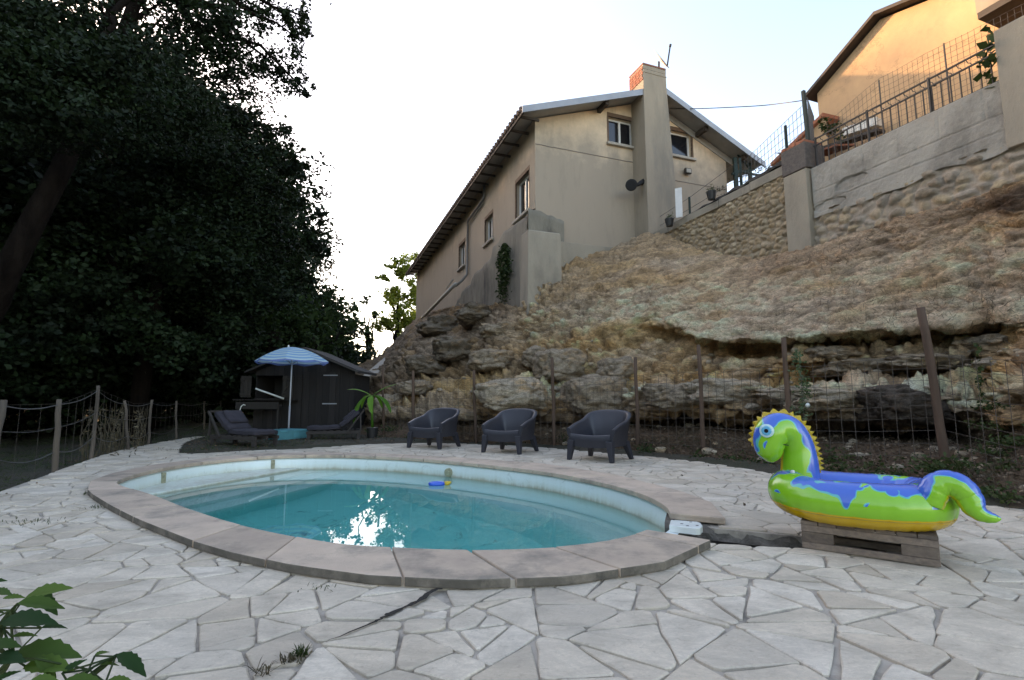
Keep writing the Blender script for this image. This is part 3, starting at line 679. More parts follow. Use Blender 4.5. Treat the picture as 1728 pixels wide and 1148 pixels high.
# smooth rows a touch along v so strata are rounded, but keep the lips
for _ in range(2): P[:, 1:-1] = P[:, 1:-1] * .6 + .2 * (P[:, :-2] + P[:, 2:])
du = np.gradient(P, axis=0); dv = np.gradient(P, axis=1); Nn = np.cross(du, dv); Nn /= np.linalg.norm(Nn, axis=2)[:, :, None] + 1e-9
if Nn[:, :, 1].mean() > 0: Nn = -Nn
sm = Nn.copy()
for _ in range(6): sm[1:-1, 1:-1] = (sm[1:-1, 1:-1] + sm[:-2, 1:-1] + sm[2:, 1:-1] + sm[1:-1, :-2] + sm[1:-1, 2:]) / 5
Nn = sm / (np.linalg.norm(sm, axis=2)[:, :, None] + 1e-9)
uu = cu
for i in range(NU):
    for j in range(NV):
        p = Vector(P[i, j]); r_ = RW[i, j]; u_ = cu[i]
        q = Vector((p.x, p.y, p.z * 1.9)) + Vector((1.3, .4, .7)) * noise.noise(p * .9)
        n1 = noise.fractal(q * 1.1, 1.0, 2.0, 3); n2 = noise.fractal(q * 5.5, .8, 2.1, 4)
        n3 = abs(noise.noise(q * 2.3)); n4 = abs(noise.noise(Vector((p.x * 1.3, p.y * 1.3, p.z * 6 + .9 * n1))))
        lf_ = 1 + .7 * max(0, min(1, (7.5 - u_) / 2)) * (r_ > 3)
        n5 = noise.fractal(q * 17, .7, 2.1, 3)
        amp = 1.0; up8 = max(0, min(1, (r_ - 7.2))); d = (.15 - .07 * up8) * n1 + (.045 - .01 * up8) * n2 + .022 * n5 * (1 if r_ > 2 else .6)
        soil = r_ < 1.7
        if soil: d = .05 * n1 + .03 * n2 + .02 * noise.noise(p * 30)
        else: d += (.09 - .06 * up8) * (min(n3 * 2.4, 1) - .6) + (.12 - .06 * up8) * (min(n4 * 3, 1) - .7)
        # rubble: stones set in the face below the house
        rub = max(0, 1 - abs(u_ - 5.2) / 2.6) * (1 if r_ > 5 else 0)
        pud = 1 if (r_ > 8.4 and u_ > 7) else 0
        vd = .03 * max(0, min(1, (r_ - 2.5)))
        k_ = 0
        if rub > 0 or vd > 0:
            ds, ps = noise.voronoi(Vector((p.x * 4.2, p.y * 4.2, p.z * 6.2)) + Vector((n2, n1, n2)) * .35)
            e_ = min(1, (ds[1] - ds[0]) * 2.2); d += (.02 + .09 * rub) * (e_ - .5)
            cvv = .8 + .45 * (abs(ps[0].x * 13.7 + ps[0].z * 7.1) % 1)
            COL[i, j] *= 1 + (cvv - 1) * (.25 + .6 * rub)
            COL[i, j] *= 1 - (1 - e_) * .45 * max(rub, .25)
        d *= lf_
        mb_ = max(0, min(1, (r_ - 2.5) * 2)) * max(0, min(1, (7.6 - r_) * 2)) + .18 * up8
        if mb_ > 0:
            fq = 1.0 if r_ < 7.4 else 1.7
            d2_, p2_ = noise.voronoi(Vector((p.x * 1.5 + .5 * n1, p.y * 1.5, p.z * 4.4 + .8 * n1)) * fq)
            e2 = min(1, (d2_[1] - d2_[0]) * 5.5); e2 = e2 * e2 * (3 - 2 * e2); h2 = abs(p2_[0].x * 7.13 + p2_[0].y * 3.7 + p2_[0].z * 11.9) % 1
            d += mb_ * (.20 * (h2 - .5) - .09 * (1 - e2)); COL[i, j] *= 1 - mb_ * .35 * (1 - e2); COL[i, j] *= 1 + mb_ * .35 * (h2 - .4)
            d3_, p3_ = noise.voronoi(Vector((p.x * 4.5 + n2, p.y * 4.5, p.z * 9))); e3 = min(1, (d3_[1] - d3_[0]) * 4); d += mb_ * (.05 * ((abs(p3_[0].x * 9.7 + p3_[0].z * 5.3) % 1) - .5) - .025 * (1 - e3))
        if r_ < .4: d *= r_ / .4 + .25
        if j < 9: P[i, j, 2] = P[i, j, 2] * (j / 9) - .10 * (1 - j / 9)
        if j > NV - 8: d -= .12
        P[i, j] += Nn[i, j] * d
        # real colour changes of the rock: ochre seams, grey crust, brown roots
        def zone(u0, u1, r0, r1, c_, soft=.5, amt=.9):
            wq = .35 * n1
            k = max(0, min(1, (u_ + wq - u0) / soft)) * max(0, min(1, (u1 - u_ + wq) / soft)) * max(0, min(1, (r_ + wq - r0) / .35)) * max(0, min(1, (r1 - r_ + wq) / .35)) * amt
            COL[i, j] = COL[i, j] * (1 - k) + np.array(c_) * k
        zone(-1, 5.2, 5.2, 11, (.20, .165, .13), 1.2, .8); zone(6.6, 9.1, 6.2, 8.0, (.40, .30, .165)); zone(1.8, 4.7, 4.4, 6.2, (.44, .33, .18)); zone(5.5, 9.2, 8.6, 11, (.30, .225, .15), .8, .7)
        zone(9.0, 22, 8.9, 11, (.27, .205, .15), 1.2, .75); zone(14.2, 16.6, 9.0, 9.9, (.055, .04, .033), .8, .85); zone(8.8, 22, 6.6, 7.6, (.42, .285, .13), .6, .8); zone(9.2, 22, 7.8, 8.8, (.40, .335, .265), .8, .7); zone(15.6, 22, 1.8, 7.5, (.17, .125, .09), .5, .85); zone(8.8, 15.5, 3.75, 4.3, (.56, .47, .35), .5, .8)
        s1 = noise.noise(Vector((p.x * .9, p.y * .9, p.z * 2.2 + 5))); s2 = noise.noise(Vector((p.x * 3, p.y * 3, p.z * 5)))
        if r_ > 2.3:
            if s1 > .12: COL[i, j] = COL[i, j] * (1 - min(.5, (s1 - .12) * 2)) + np.array((.36, .25, .13)) * min(.5, (s1 - .12) * 2)
            if s1 < -.12: COL[i, j] = COL[i, j] * (1 - min(.6, (-s1 - .12) * 2)) + np.array((.34, .29, .23)) * min(.6, (-s1 - .12) * 2)
            up_ = Nn[i, j][2]
            COL[i, j] *= 1 + .35 * s2
            cre = max(0, .16 - n4) * 5
            COL[i, j] *= 1 - .5 * min(1, cre)
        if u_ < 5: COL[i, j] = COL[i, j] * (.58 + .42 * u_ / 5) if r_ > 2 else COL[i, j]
        if 9 < u_ and 8 < r_: 
            pass
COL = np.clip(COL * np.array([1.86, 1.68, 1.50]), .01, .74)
def rockmat(name='layered_rock', attr=True, c=(.3, .25, .18)):
    m, n, l, b = newmat(name)
    if attr:
        a = n.new('ShaderNodeAttribute'); a.attribute_name = 'col'; base = a.outputs['Color']
    else:
        t0 = noise_tex(n, l, 1.8, 8, .7, (1, 1, 1.6)); base = ramp(n, l, t0.outputs[0], [(.3, c), (.5, tuple(x * .75 for x in c)), (.7, (c[0] * 1.05, c[1] * .82, c[2] * .6))]).outputs[0]
    t = noise_tex(n, l, 7, 12, .78, (1, 1, 1.8), .5); k = ramp(n, l, t.outputs[0], [(.28, (.38, .36, .35)), (.5, (1, 1, 1)), (.72, (1.5, 1.47, 1.43))])
    col = mix(n, l, 1.0, base, k.outputs[0], 'MULTIPLY')
    t2 = noise_tex(n, l, 38, 6, .8); k2 = ramp(n, l, t2.outputs[0], [(.35, (.68, .66, .64)), (.6, (1.12, 1.12, 1.12))]); col = mix(n, l, 1.0, col, k2.outputs[0], 'MULTIPLY')
    t8 = noise_tex(n, l, 2.1, 10, .8, (1, 1, 3.2), 1.2); f8 = ramp(n, l, t8.outputs[0], [(.475, (0, 0, 0)), (.5, (1, 1, 1)), (.525, (0, 0, 0))]); col = mix(n, l, math_(n, l, 'MULTIPLY', f8.outputs[0], .55), col, (.09, .07, .05))
    l.new(col, b.inputs['Base Color']); b.inputs['Roughness'].default_value = .95; b.inputs['Specular IOR Level'].default_value = .2
    t3 = noise_tex(n, l, 13, 12, .75, (1, 1, 1.8)); bump(n, l, b, t3.outputs[0], 1.0, .11); return m
ROCK = rockmat()
me = bpy.data.meshes.new('rock_face'); me.vertices.add(NU * NV); me.vertices.foreach_set('co', P.reshape(-1))
ii, jj = np.meshgrid(np.arange(NU - 1), np.arange(NV - 1), indexing='ij'); q0 = (ii * NV + jj).ravel()
quads = np.stack([q0, q0 + NV, q0 + NV + 1, q0 + 1], 1).astype(np.int32)
me.loops.add(quads.size); me.loops.foreach_set('vertex_index', quads.ravel()); me.polygons.add(len(quads)); me.polygons.foreach_set('loop_start', np.arange(0, quads.size, 4, dtype=np.int32)); me.update(calc_edges=True)
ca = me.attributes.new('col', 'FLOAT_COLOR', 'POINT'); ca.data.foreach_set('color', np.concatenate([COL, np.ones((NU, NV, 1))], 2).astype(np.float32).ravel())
me.polygons.foreach_set('use_smooth', [True] * len(me.polygons))
tag(link('rock_slope', me, ROCK), kind='structure')
# ---------------------------------------------------------------- separate boulders lying in the face
def boulder(px, py, Y, rx, ry, rd, seed, material, label, cat='boulder', grp='boulders bedded in the rock slope', rotz=0, loose=True):
    c = at(px, py, Y); k = Y / F; bm = bmesh.new(); bmesh.ops.create_icosphere(bm, subdivisions=5, radius=1)
    rz_ = Matrix.Rotation(rotz, 3, 'Z')
    for v in bm.verts:
        p = v.co.copy(); p = Vector([math.copysign(abs(x) ** .72, x) for x in p]); s = Vector((seed * 3.1, seed, 0))
        d = 1 + .26 * noise.noise(p * 1.1 + s) + .13 * noise.noise(p * 2.7 + s) + .07 * abs(noise.noise(p * 6 + s)) + .03 * noise.noise(p * 15 + s)
        crack = abs(noise.noise(Vector((p.x * .8, p.y * .8, p.z * 2.6)) + s)); d -= .10 * max(0, .07 - crack) / .07; d += .05 * noise.noise(p * 4.1 + s) + .035 * noise.noise(p * 9 + s) + .02 * noise.noise(p * 30 + s); vv_ = noise.voronoi(p * 1.7 + s)[0]; d -= .10 * (1 - min(1, (vv_[1] - vv_[0]) * 6))
        v.co = rz_ @ Vector((p.x * d * rx * k, p.y * d * rd * k, p.z * d * ry * k))
    me = bpy.data.meshes.new('boulder'); bm.to_mesh(me); bm.free(); me.polygons.foreach_set('use_smooth', [True] * len(me.polygons))
    return tag(link('boulder', me, material, None, c), label, cat, grp)
RG = rockmat('grey_boulder', False, (.55, .45, .33)); RL = rockmat('pale_boulder', False, (.72, .61, .46)); RO = rockmat('ochre_boulder', False, (.40, .30, .18)); RD = rockmat('dark_boulder', False, (.17, .14, .115)); RD2 = rockmat('brown_grey_outcrop', False, (.32, .265, .20))
for args in [
 (868, 668, 11.2, 58, 27, 60, 1, RL, 'long pale flat-topped boulder behind the middle armchair'),
 (1000, 668, 10.5, 50, 34, 55, 2, RG, 'big rounded grey boulder up the bank left of the right armchair'),
 (945, 620, 11.8, 42, 30, 50, 3, RG, 'greenish grey block standing above the middle armchair, near a thin stake'),
 (1040, 628, 11.0, 32, 24, 40, 4, RG, 'squarish grey boulder above the right armchair'),
 (905, 605, 12.5, 26, 18, 30, 5, RG, 'small grey stone left of the greenish block'),
 (1140, 668, 9.3, 52, 22, 50, 6, RG, 'low grey ledge stone between two stakes right of the armchairs'),
 (1215, 662, 8.8, 62, 22, 50, 7, RL, 'long pale ledge stone left of the inflatable head'),
 (1385, 672, 7.7, 80, 20, 60, 8, RL, 'long pale ledge stone over the dark hollow above the inflatable'),
 (1520, 684, 7.1, 62, 34, 55, 9, RD, 'dark purplish boulder over the black hollow left of the leaning stake'),
 (1400, 597, 8.5, 36, 13, 40, 10, RG, 'small grey slab in the ochre seam behind the climbing vine'),
 (1670, 578, 7.1, 34, 13, 40, 11, RL, 'pale rounded stone at the far right under the overhang'),
 (1590, 612, 7.6, 95, 15, 50, 12, RG, 'long grey layer of rock behind the leaning stake'),
 (1450, 622, 8.3, 60, 15, 50, 13, RG, 'grey layer of rock above the dark purplish boulder'),
 (780, 700, 11.6, 34, 9, 40, 16, RG, 'low grey stone behind the left armchair'),
 (830, 610, 13.2, 34, 20, 40, 17, RG, 'brownish boulder above the left armchair'),
 (748, 556, 19.3, 40, 20, 60, 18, RD2, 'dark weathered outcrop under the far end of the house'),
 (805, 536, 16.6, 34, 17, 60, 19, RD2, 'dark weathered outcrop below the stained plinth'),
 (770, 592, 14.9, 36, 20, 50, 28, RD2, 'brown boulder halfway up the shaded slope below the plinth'),
 (722, 620, 15.2, 34, 18, 50, 29, RD2, 'brown boulder on the far left of the shaded slope'),
 (842, 562, 14.3, 30, 15, 45, 30, RG, 'grey stone right under the plinth at the top of the shaded slope'),
 (706, 656, 14.2, 30, 14, 45, 31, RG, 'low grey stone behind a thin stake left of the armchairs'),
 (660, 690, 14.2, 30, 22, 40, 20, RG, 'grey boulder behind the banana plant')]:
    boulder(*args)
# ---------------------------------------------------------------- masonry walls of the terrace
def stonework(name, s0, s1, zlo, zhi, b, cell, amp, c, seed=0, res=.028, inset=0.0):
    nu = int(abs(s1 - s0) / res); nv = int(max(zhi(s0) - zlo(s0), zhi(s1) - zlo(s1)) / res); V = []; T = []
    for i in range(nu + 1):
        s = s0 + (s1 - s0) * i / nu
        for j in range(nv + 1):
            z = zlo(s) + (zhi(s) - zlo(s)) * j / nv
            q = Vector((s * cell + .35 * noise.noise(Vector((s * 2, z * 2, seed))), .5, z * cell * 1.55 + .4 * noise.noise(Vector((s * 2, z * 2, seed + 9)))))
            ds, ps = noise.voronoi(q + Vector((seed * 17.3, 0, 0))); e = min(1, max(0, (ds[1] - ds[0]) * 2.6)); e = e * e * (3 - 2 * e)
            t = abs(ps[0].x * 12.9898 + ps[0].z * 78.233 + ps[0].y * 3) % 1
            d = amp * (e * (.55 + .7 * t)) + .02 * noise.noise(Vector((s * 14, 1, z * 14))) + .05 * noise.noise(Vector((s * 1.1, 2, z * 1.1)))
            if e < .15: tt = -.2
            V.append(W(s, b - d, z)); T.append((t, e))
    mb = MB(); n_ = nv + 1; fs = []; tt = []
    mb.v = [tuple(p) for p in V]
    for i in range(nu):
        for j in range(nv): mb.f.append((i * n_ + j, (i + 1) * n_ + j, (i + 1) * n_ + j + 1, i * n_ + j + 1))
    return mb, T
def masonry_mat(name, c1, c2, c3, gr):
    m, n, l, b = newmat(name); a = n.new('ShaderNodeAttribute'); a.attribute_name = 'stone'; sp = n.new('ShaderNodeSeparateXYZ'); l.new(a.outputs['Vector'], sp.inputs[0])
    base = ramp(n, l, sp.outputs[0], [(0, c1), (.35, c2), (.65, c3), (1, tuple(x * .6 for x in c1))]).outputs[0]
    t = noise_tex(n, l, 11, 8, .75); k = ramp(n, l, t.outputs[0], [(.3, (.55, .54, .53)), (.7, (1.3, 1.28, 1.25))]); base = mix(n, l, 1.0, base, k.outputs[0], 'MULTIPLY')
    f = ramp(n, l, sp.outputs[1], [(.12, (1, 1, 1)), (.7, (0, 0, 0))]); tg_ = noise_tex(n, l, 5, 8, .8); g2 = mix(n, l, ramp(n, l, tg_.outputs[0], [(.4, (0, 0, 0)), (.6, (1, 1, 1))]).outputs[0], gr, tuple(x * 1.6 for x in gr)); col = mix(n, l, math_(n, l, 'MULTIPLY', f.outputs[0], .85), base, g2)
    l.new(col, b.inputs['Base Color']); b.inputs['Roughness'].default_value = .95; t3 = noise_tex(n, l, 30, 8, .75); bump(n, l, b, t3.outputs[0], .7, .03); return m
MA1 = masonry_mat('ochre_rubble_masonry', (.42, .32, .20), (.36, .26, .15), (.46, .37, .25), (.22, .175, .12))
MA2 = masonry_mat('tan_rubble_masonry', (.40, .32, .225), (.38, .30, .19), (.34, .29, .23), (.27, .225, .175))
def add_masonry(name, mb, T, m, parent):
    o = obj(name, mb, m, parent, smooth=True); a = o.data.attributes.new('stone', 'FLOAT_VECTOR', 'POINT')
    a.data.foreach_set('vector', np.array([(t, e, 0) for t, e in T], dtype=np.float32).ravel()); return o
BW = 3.6
# lower rubble wall
wallA = thing('rubble_retaining_wall', W(-2.5, BW, 4.0), 'ochre rubble stone retaining wall sloping between the beige house and the grey pillar', 'retaining wall')
topA = lambda s: 6.02 - .01 * (s + 5) + (.0 if s < -1 else .0)
mbA, TA = stonework('stone_face', .55, -5.5, lambda s: 3.6 + .28 * (s + 5.5) * .6, lambda s: topA(s) - .22, BW, 5.2, .06, None, 1); add_masonry('stone_face', mbA, TA, MA1, wallA)
cp = MB(); 
for k in range(6):
    s0_, s1_ = .55 - k * 1.008, .55 - (k + 1) * 1.008 + .012
    cp.hbox(s0_, s1_, BW - .05 - .012 * (k % 2), BW + .3, topA(s0_) - .23, topA(s0_) - .04 + .01 * (k % 3))
obj('concrete_capping', cp, M['buttress'], wallA, bevel=.012)
so_ = MB(); rws = []
for i in range(60):
    s = .3 - i * 5.8 / 59; hgt = .10 + .16 * max(0, (-s - 2) / 3.5) ** .8
    rws.append([W(s, BW + .02 + o_ * .6, topA(s) - .05 + hgt * math.sin(math.pi * min(1, o_ * 1.6 + .12)) * (1 + .5 * noise.noise(Vector((s * 3, o_ * 4, 0))))) for o_ in (0, .12, .25, .4, .6)])
so_.grid(rws); obj('soil_bed', so_, M['soil'], wallA)
# pillar
pil = thing('gate_pillar', W(-5.76, BW, 3.8), 'tall rendered pillar with dark top and crumbling brick cap between the two retaining walls', 'pillar')
pb = MB(); pb.hbox(-6.03, -5.48, BW - .13, BW + .4, 3.4, 5.68); obj('lower_shaft', pb, M['buttress'], pil, bevel=.015)
pb = MB(); pb.hbox(-6.06, -5.47, BW - .15, BW + .42, 5.683, 6.24); obj('upper_shaft', pb, mat('dark_pebble_render', (.16, .135, .115), (.10, .085, .075), 14, .95, 1, 60, .02), pil, bevel=.02)
pb = MB()
for k in range(5): pb.hbox(-6.04 + k * .115, -5.94 + k * .115, BW - .14 + .02 * (k % 2), BW + .38, 6.243, 6.30 + .015 * (k % 3))
obj('brick_cap', pb, M['redtile'], pil, bevel=.01)
# concrete wall with railing
wb = thing('concrete_retaining_wall', W(-8, BW, 4.5), 'weathered grey concrete terrace wall carrying the iron railing, cracked along its block courses', 'retaining wall')
cb = MB(); TOPB = 5.64
cf = [(-6.07, -7.0, 5.12, TOPB), (-7.0, -8.1, 5.14, TOPB - .003), (-8.1, -9.3, 5.13, TOPB)]
def blocksheet():
    nu, nv = 190, 70; s0, s1 = -6.075, -9.32; rows = []
    for i in range(nu + 1):
        s = s0 + (s1 - s0) * i / nu; r_ = []
        for j in range(nv + 1):
            zl = 4.58 + .10 * noise.noise(Vector((s * 1.5, 0, 4))) - .04 * (s + 6)*0; z = zl + (TOPB - zl) * j / nv
            d = .012 * noise.noise(Vector((s * 3, z * 3, 1))) + .006 * noise.noise(Vector((s * 14, z * 14, 1)))
            for zc in (5.12, 4.86):
                w_ = abs(z - zc - .008 * noise.noise(Vector((s * 2.5, zc, 2)))); 
                if w_ < .010: d -= .012
            if abs((s * 1.0) % .62 - .3 - .02 * noise.noise(Vector((z * 6, 1, 1)))) < .008 and z > 5.13: d -= .01
            # fallen patches of render
            pt_ = ((s + 6.85) / .30) ** 2 + ((z - 5.03) / .13) ** 2 + .5 * noise.noise(Vector((s * 7, z * 7, 5)))
            if pt_ < 1: d -= .035
            pt2 = ((s + 6.4) / .35) ** 2 + ((z - 4.76) / .10) ** 2 + .4 * noise.noise(Vector((s * 7, z * 7, 6)))
            if pt2 < 1: d -= .03
            r_.append(W(s, BW - .04 - d, z))
        r_.append(W(s, BW + .22, TOPB)); rows.append(r_)
    return rows
cb.grid(blocksheet()); obj('concrete_face', cb, mat('weathered_block_concrete', (.37, .345, .29), (.28, .26, .22), 2.2, .95, .8, 26, .02, (1, 1, .7), dirt=(.17, .155, .13), detail=10), wb, smooth=True)
mbB, TB = stonework('stone_face', -6.05, -12.5, lambda s: 2.9, lambda s: 4.68, BW + .02, 4.0, .075, None, 3, res=.035); add_masonry('stone_face', mbB, TB, MA2, wb)
tb = MB(); tb.hbox(-12.5, -9.23, BW - .09, BW + .5, 4.55, 6.40)
tw = tag(obj('terrace_block', tb, M['buttress'], loc=W(-10, BW, 4.6), bevel=.012), 'taller grey concrete block ending the railing at the right picture edge', 'wall')
# iron railing
rl = thing('iron_railing', W(-7.7, BW, TOPB), 'dark iron balustrade along the top of the grey concrete wall', 'railing')
RB = BW + .05
for s in (-6.15, -7.22, -8.26, -9.28):
    p_ = MB(); p_.bar(W(s, RB, TOPB - .01), W(s, RB, 6.30), .016); obj('rail_post', p_, M['rail'], rl)
for z, nm in ((6.27, 'top_rail'), (6.13, 'middle_rail'), (TOPB + .035, 'bottom_rail')):
    p_ = MB(); p_.bar(W(-6.10, RB, z), W(-9.30, RB, z), .014, .011); obj(nm, p_, M['rail'], rl)
k = 0; s = -6.15
while s > -9.2:
    s -= .134; k += 1
    if min(abs(s - q_) for q_ in (-7.22, -8.26)) < .03: continue
    p_ = MB(); p_.bar(W(s, RB, TOPB + .03), W(s, RB, 6.13), .0075)
    p_.tube([W(s - .035, RB, 6.14), W(s - .02, RB - .003, 6.18), W(s + .012, RB, 6.2), W(s + .03, RB, 6.255)], .007, 5)
    obj('baluster', p_, M['rail'], rl)
# terrace ground behind the walls
tg = MB(); rws = []
for i in range(50):
    s = 1.5 - i * 14.5 / 49; rws.append([W(s, b_, 5.52 + (.0 if b_ < 4 else .08) + .02 * noise.noise(Vector((s, b_, 0)))) for b_ in (BW + .15, 4.2, 5, 6, 8, 12, 20)])
tg.grid(rws); tag(obj('terrace_ground', tg, M['soil']), kind='structure')
def wire_panel(mb, A, B, z0a, z1a, z0b, z1b, du_, dz_, r, jit=.0):
    """square mesh between two vertical edges A and B (world xy), heights given at each end"""
    A, B = Vector((A.x, A.y, 0)), Vector((B.x, B.y, 0)); L = (B - A).length; nu = max(1, int(round(L / du_))); nz = max(1, int(round((z1a - z0a) / dz_)))
    sag = lambda t, v: jit * math.sin(t * 7 + v * 3)
    for i in range(nu + 1):
        t = i / nu; p = A.lerp(B, t); a_ = z0a + (z0b - z0a) * t; b_ = z1a + (z1b - z1a) * t
        mb.bar(p + UP * a_, p + UP * (b_ + sag(t, 0)), r)
    for j in range(nz + 1):
        v = j / nz; m_ = 4; prev = None
        for q in range(m_ + 1):
            t = q / m_; p = A.lerp(B, t) + UP * (z0a + (z0b - z0a) * t + (z1a - z0a + ((z1b - z0b) - (z1a - z0a)) * t) * v + sag(t, v) * v)
            if prev is not None: mb.bar(prev, p, r)
            prev = p
# garden wire fences up on the terrace
fa = thing('terrace_wire_fence', W(-2, BW + .25, 5.9), 'green-posted wire fence along the stone wall between house and pillar', 'fence')
pp = [(1090, 1), (1153, -2.02), (1223, -3.75), (1338, -5.45)]
ss = (.2, -2.06, -3.95, -5.3)
for i, s in enumerate(ss[1:]):
    h = (6.62, 6.9, 7.05)[i]
    p_ = MB(); p_.bar(W(s, BW + .25, 5.75), W(s, BW + .25, h), .024); obj('post', p_, M['green'], fa)
p_ = MB(); p_.bar(W(-5.88, BW + .2, 6.1), W(-5.84, BW + .2, 7.55), .032); obj('post', p_, M['green'], fa)
wp = MB()
for (sa, sb, ha, hb) in ((.2, -2.06, 6.45, 6.6), (-2.06, -3.95, 6.6, 6.85)):
    for v in (0, .5, 1): wp.bar(W(sa, BW + .25, 5.95 + (ha - 5.95) * v), W(sb, BW + .25, 5.95 + (hb - 5.95) * v), .004)
obj('strand', wp, M['wire'], fa)
wp = MB(); wire_panel(wp, W(-3.95, BW + .3, 0), W(-5.86, BW + .3, 0), 6.0, 6.78, 6.15, 7.35, .10, .13, .0035); obj('mesh_panel', wp, M['wire'], fa)
wp = MB(); wire_panel(wp, W(-5.88, BW + .25, 0), W(-4.4, 5.95, 0), 6.25, 7.4, 6.6, 8.2, .10, .13, .0035); obj('mesh_panel', wp, M['wire'], fa)
fb = thing('tall_mesh_fence', W(-7.7, BW + .5, 5.6), 'tall bare square-mesh fence behind the iron railing', 'fence')
for (sa, sb, h0, h1) in ((-6.1, -7.2, 6.75, 7.05), (-7.2, -8.3, 7.05, 7.0), (-8.3, -9.6, 7.0, 6.9)):
    wp = MB(); wire_panel(wp, W(sa, BW + .5, 0), W(sb, BW + .5, 0), 5.7, h0, 5.7, h1, .085, .10, .002, .01); obj('mesh_panel', wp, M['rustwire'], fb)
for s in (-7.2, -8.3): p_ = MB(); p_.bar(W(s, BW + .5, 5.6), W(s, BW + .5, 7.02), .009); obj('post', p_, M['rustwire'], fb)
# ---------------------------------------------------------------- beige house
house = thing('beige_house', W(0, 0, 3.2), 'large beige rendered house with chimney standing on the rock above the pool', 'house')
EAV, RDG, BR, SL = 9.3, 10.82, 4.2, (.352, .447)
def rake(b): return RDG - abs(b - BR) * SL[b > BR] - .04
def wall(mb, fn, u0, u1, z0, topf, holes, brk=(), depth=.22, inward=1):
    us = sorted(set([u0, u1] + [h[0] for h in holes] + [h[1] for h in holes] + list(brk)))
    for ua, ub in zip(us, us[1:]):
        hs = sorted([h for h in holes if h[0] <= ua + 1e-6 and h[1] >= ub - 1e-6], key=lambda h: h[2]); z = z0
        for h in hs:
            mb.quad(fn(ua, z, 0), fn(ub, z, 0), fn(ub, h[2], 0), fn(ua, h[2], 0)); z = h[3]
        mb.quad(fn(ua, z, 0), fn(ub, z, 0), fn(ub, topf(ub), 0), fn(ua, topf(ua), 0))
    for (a, b, c, d) in holes:
        mb.quad(fn(a, c, 0), fn(b, c, 0), fn(b, c, depth), fn(a, c, depth)); mb.quad(fn(a, d, 0), fn(b, d, 0), fn(b, d, depth), fn(a, d, depth))
        mb.quad(fn(a, c, 0), fn(a, d, 0), fn(a, d, depth), fn(a, c, depth)); mb.quad(fn(b, c, 0), fn(b, d, 0), fn(b, d, depth), fn(b, c, depth))
fac = lambda u, z, d: W(u, d, z); gab = lambda u, z, d: W(d, u, z)
FH = [(.48, 1.62, 6.66, 7.92), (3.98, 4.92, 6.82, 7.80), (7.82, 8.85, 6.80, 7.88)]
GH = [(2.55, 3.5, 9.03, 9.92), (4.93, 5.80, 9.05, 9.93)]
wm = MB(); wall(wm, fac, 0, 19.8, 3.0, lambda u: EAV + .02, FH)
wall(wm, gab, 0, 7.25, 3.0, rake, GH, (BR,))
wm.quad(W(19.8, 0, 3), W(19.8, 8, 3), W(19.8, 8, EAV), W(19.8, 0, EAV)); wm.quad(W(0, 7.25, 3), W(19.8, 7.25, 3), W(19.8, 7.25, rake(7.25)), W(0, 7.25, rake(7.25)))
obj('wall', wm, M['plaster'], house)
inn = MB(); inn.hbox(.24, 19.5, .24, 7.0, 3.3, 9.1); obj('dark_interior', inn, M['dark'], house)
# horizontal string line of the render and the step where the old wall was thickened
ln = MB()
for i in range(30):
    b0_, b1_ = i * 3.45 / 30, (i + 1) * 3.45 / 30
    ln.hbox(-.012, .0, b0_, b1_, 8.50 + .012 * noise.noise(Vector((i * .4, 0, 0))), 8.52 + .012 * noise.noise(Vector((i * .4, 0, 0))))
ln.hbox(-.012, 0, 4.6, 7.24, 8.15, 8.17)
obj('render_ledge', ln, mat('grimy_line', (.20, .17, .14), (.15, .13, .11), 6, .95, .3), house)
def window(fn, a, b, c, d, open_=False, half=False):
    su = MB(); e = .07
    for (p, q, r_, s_) in ((a - .05, b + .05, d, d + .13), (a - .06, a, c, d), (b, b + .06, c, d)):
        P_ = [fn(p, r_, -.006), fn(q, r_, -.006), fn(q, s_, -.006), fn(p, s_, -.006)]; Q_ = [fn(p, r_, .05), fn(q, r_, .05), fn(q, s_, .05), fn(p, s_, .05)]
        su.add(P_ + Q_, [(0, 1, 2, 3), (0, 1, 5, 4), (2, 3, 7, 6), (1, 2, 6, 5), (0, 3, 7, 4)])
    wd = obj('window', su, M['reveal'], house)
    fr = MB(); y = .13
    def fb_(p, q, r_, s_, y0, y1): 
        V = [fn(u, z, t) for t in (y0, y1) for u, z in ((p, r_), (q, r_), (q, s_), (p, s_))]; fr.add(V, [(0, 1, 2, 3), (7, 6, 5, 4), (0, 4, 5, 1), (1, 5, 6, 2), (2, 6, 7, 3), (3, 7, 4, 0)])
    fb_(a + .005, a + e, c + .005, d - .005, y, y + .06); fb_(b - e, b - .005, c + .005, d - .005, y, y + .06); fb_(a + e + .001, b - e - .001, c + .005, c + e, y, y + .06); fb_(a + e + .001, b - e - .001, d - e, d - .005, y, y + .06)
    m_ = (a + b) / 2
    if not open_: fb_(m_ - .035, m_ + .035, c + e + .001, d - e - .001, y - .01, y + .055)
    obj('frame', fr, M['frame'], wd)
    g_ = MB(); g_.quad(fn(a + e if not open_ else a + e, c + e, y + .03), fn(b - e, c + e, y + .03), fn(b - e, d - e, y + .03), fn(a + e, d - e, y + .03))
    obj('pane', g_, M['glass'], wd)
    sl_ = MB(); V = [fn(u, z, t) for t in (-.10, .12) for u, z in ((a - .10, c - .09), (b + .10, c - .09), (b + .10, c - .005), (a - .10, c - .005))]; sl_.add(V, [(0, 1, 2, 3), (7, 6, 5, 4), (0, 4, 5, 1), (1, 5, 6, 2), (2, 6, 7, 3), (3, 7, 4, 0)])
    obj('sill', sl_, M['sill'], wd, bevel=.01)
for h in FH: window(fac, *h)
window(gab, *GH[0]); window(gab, *GH[1], open_=True)
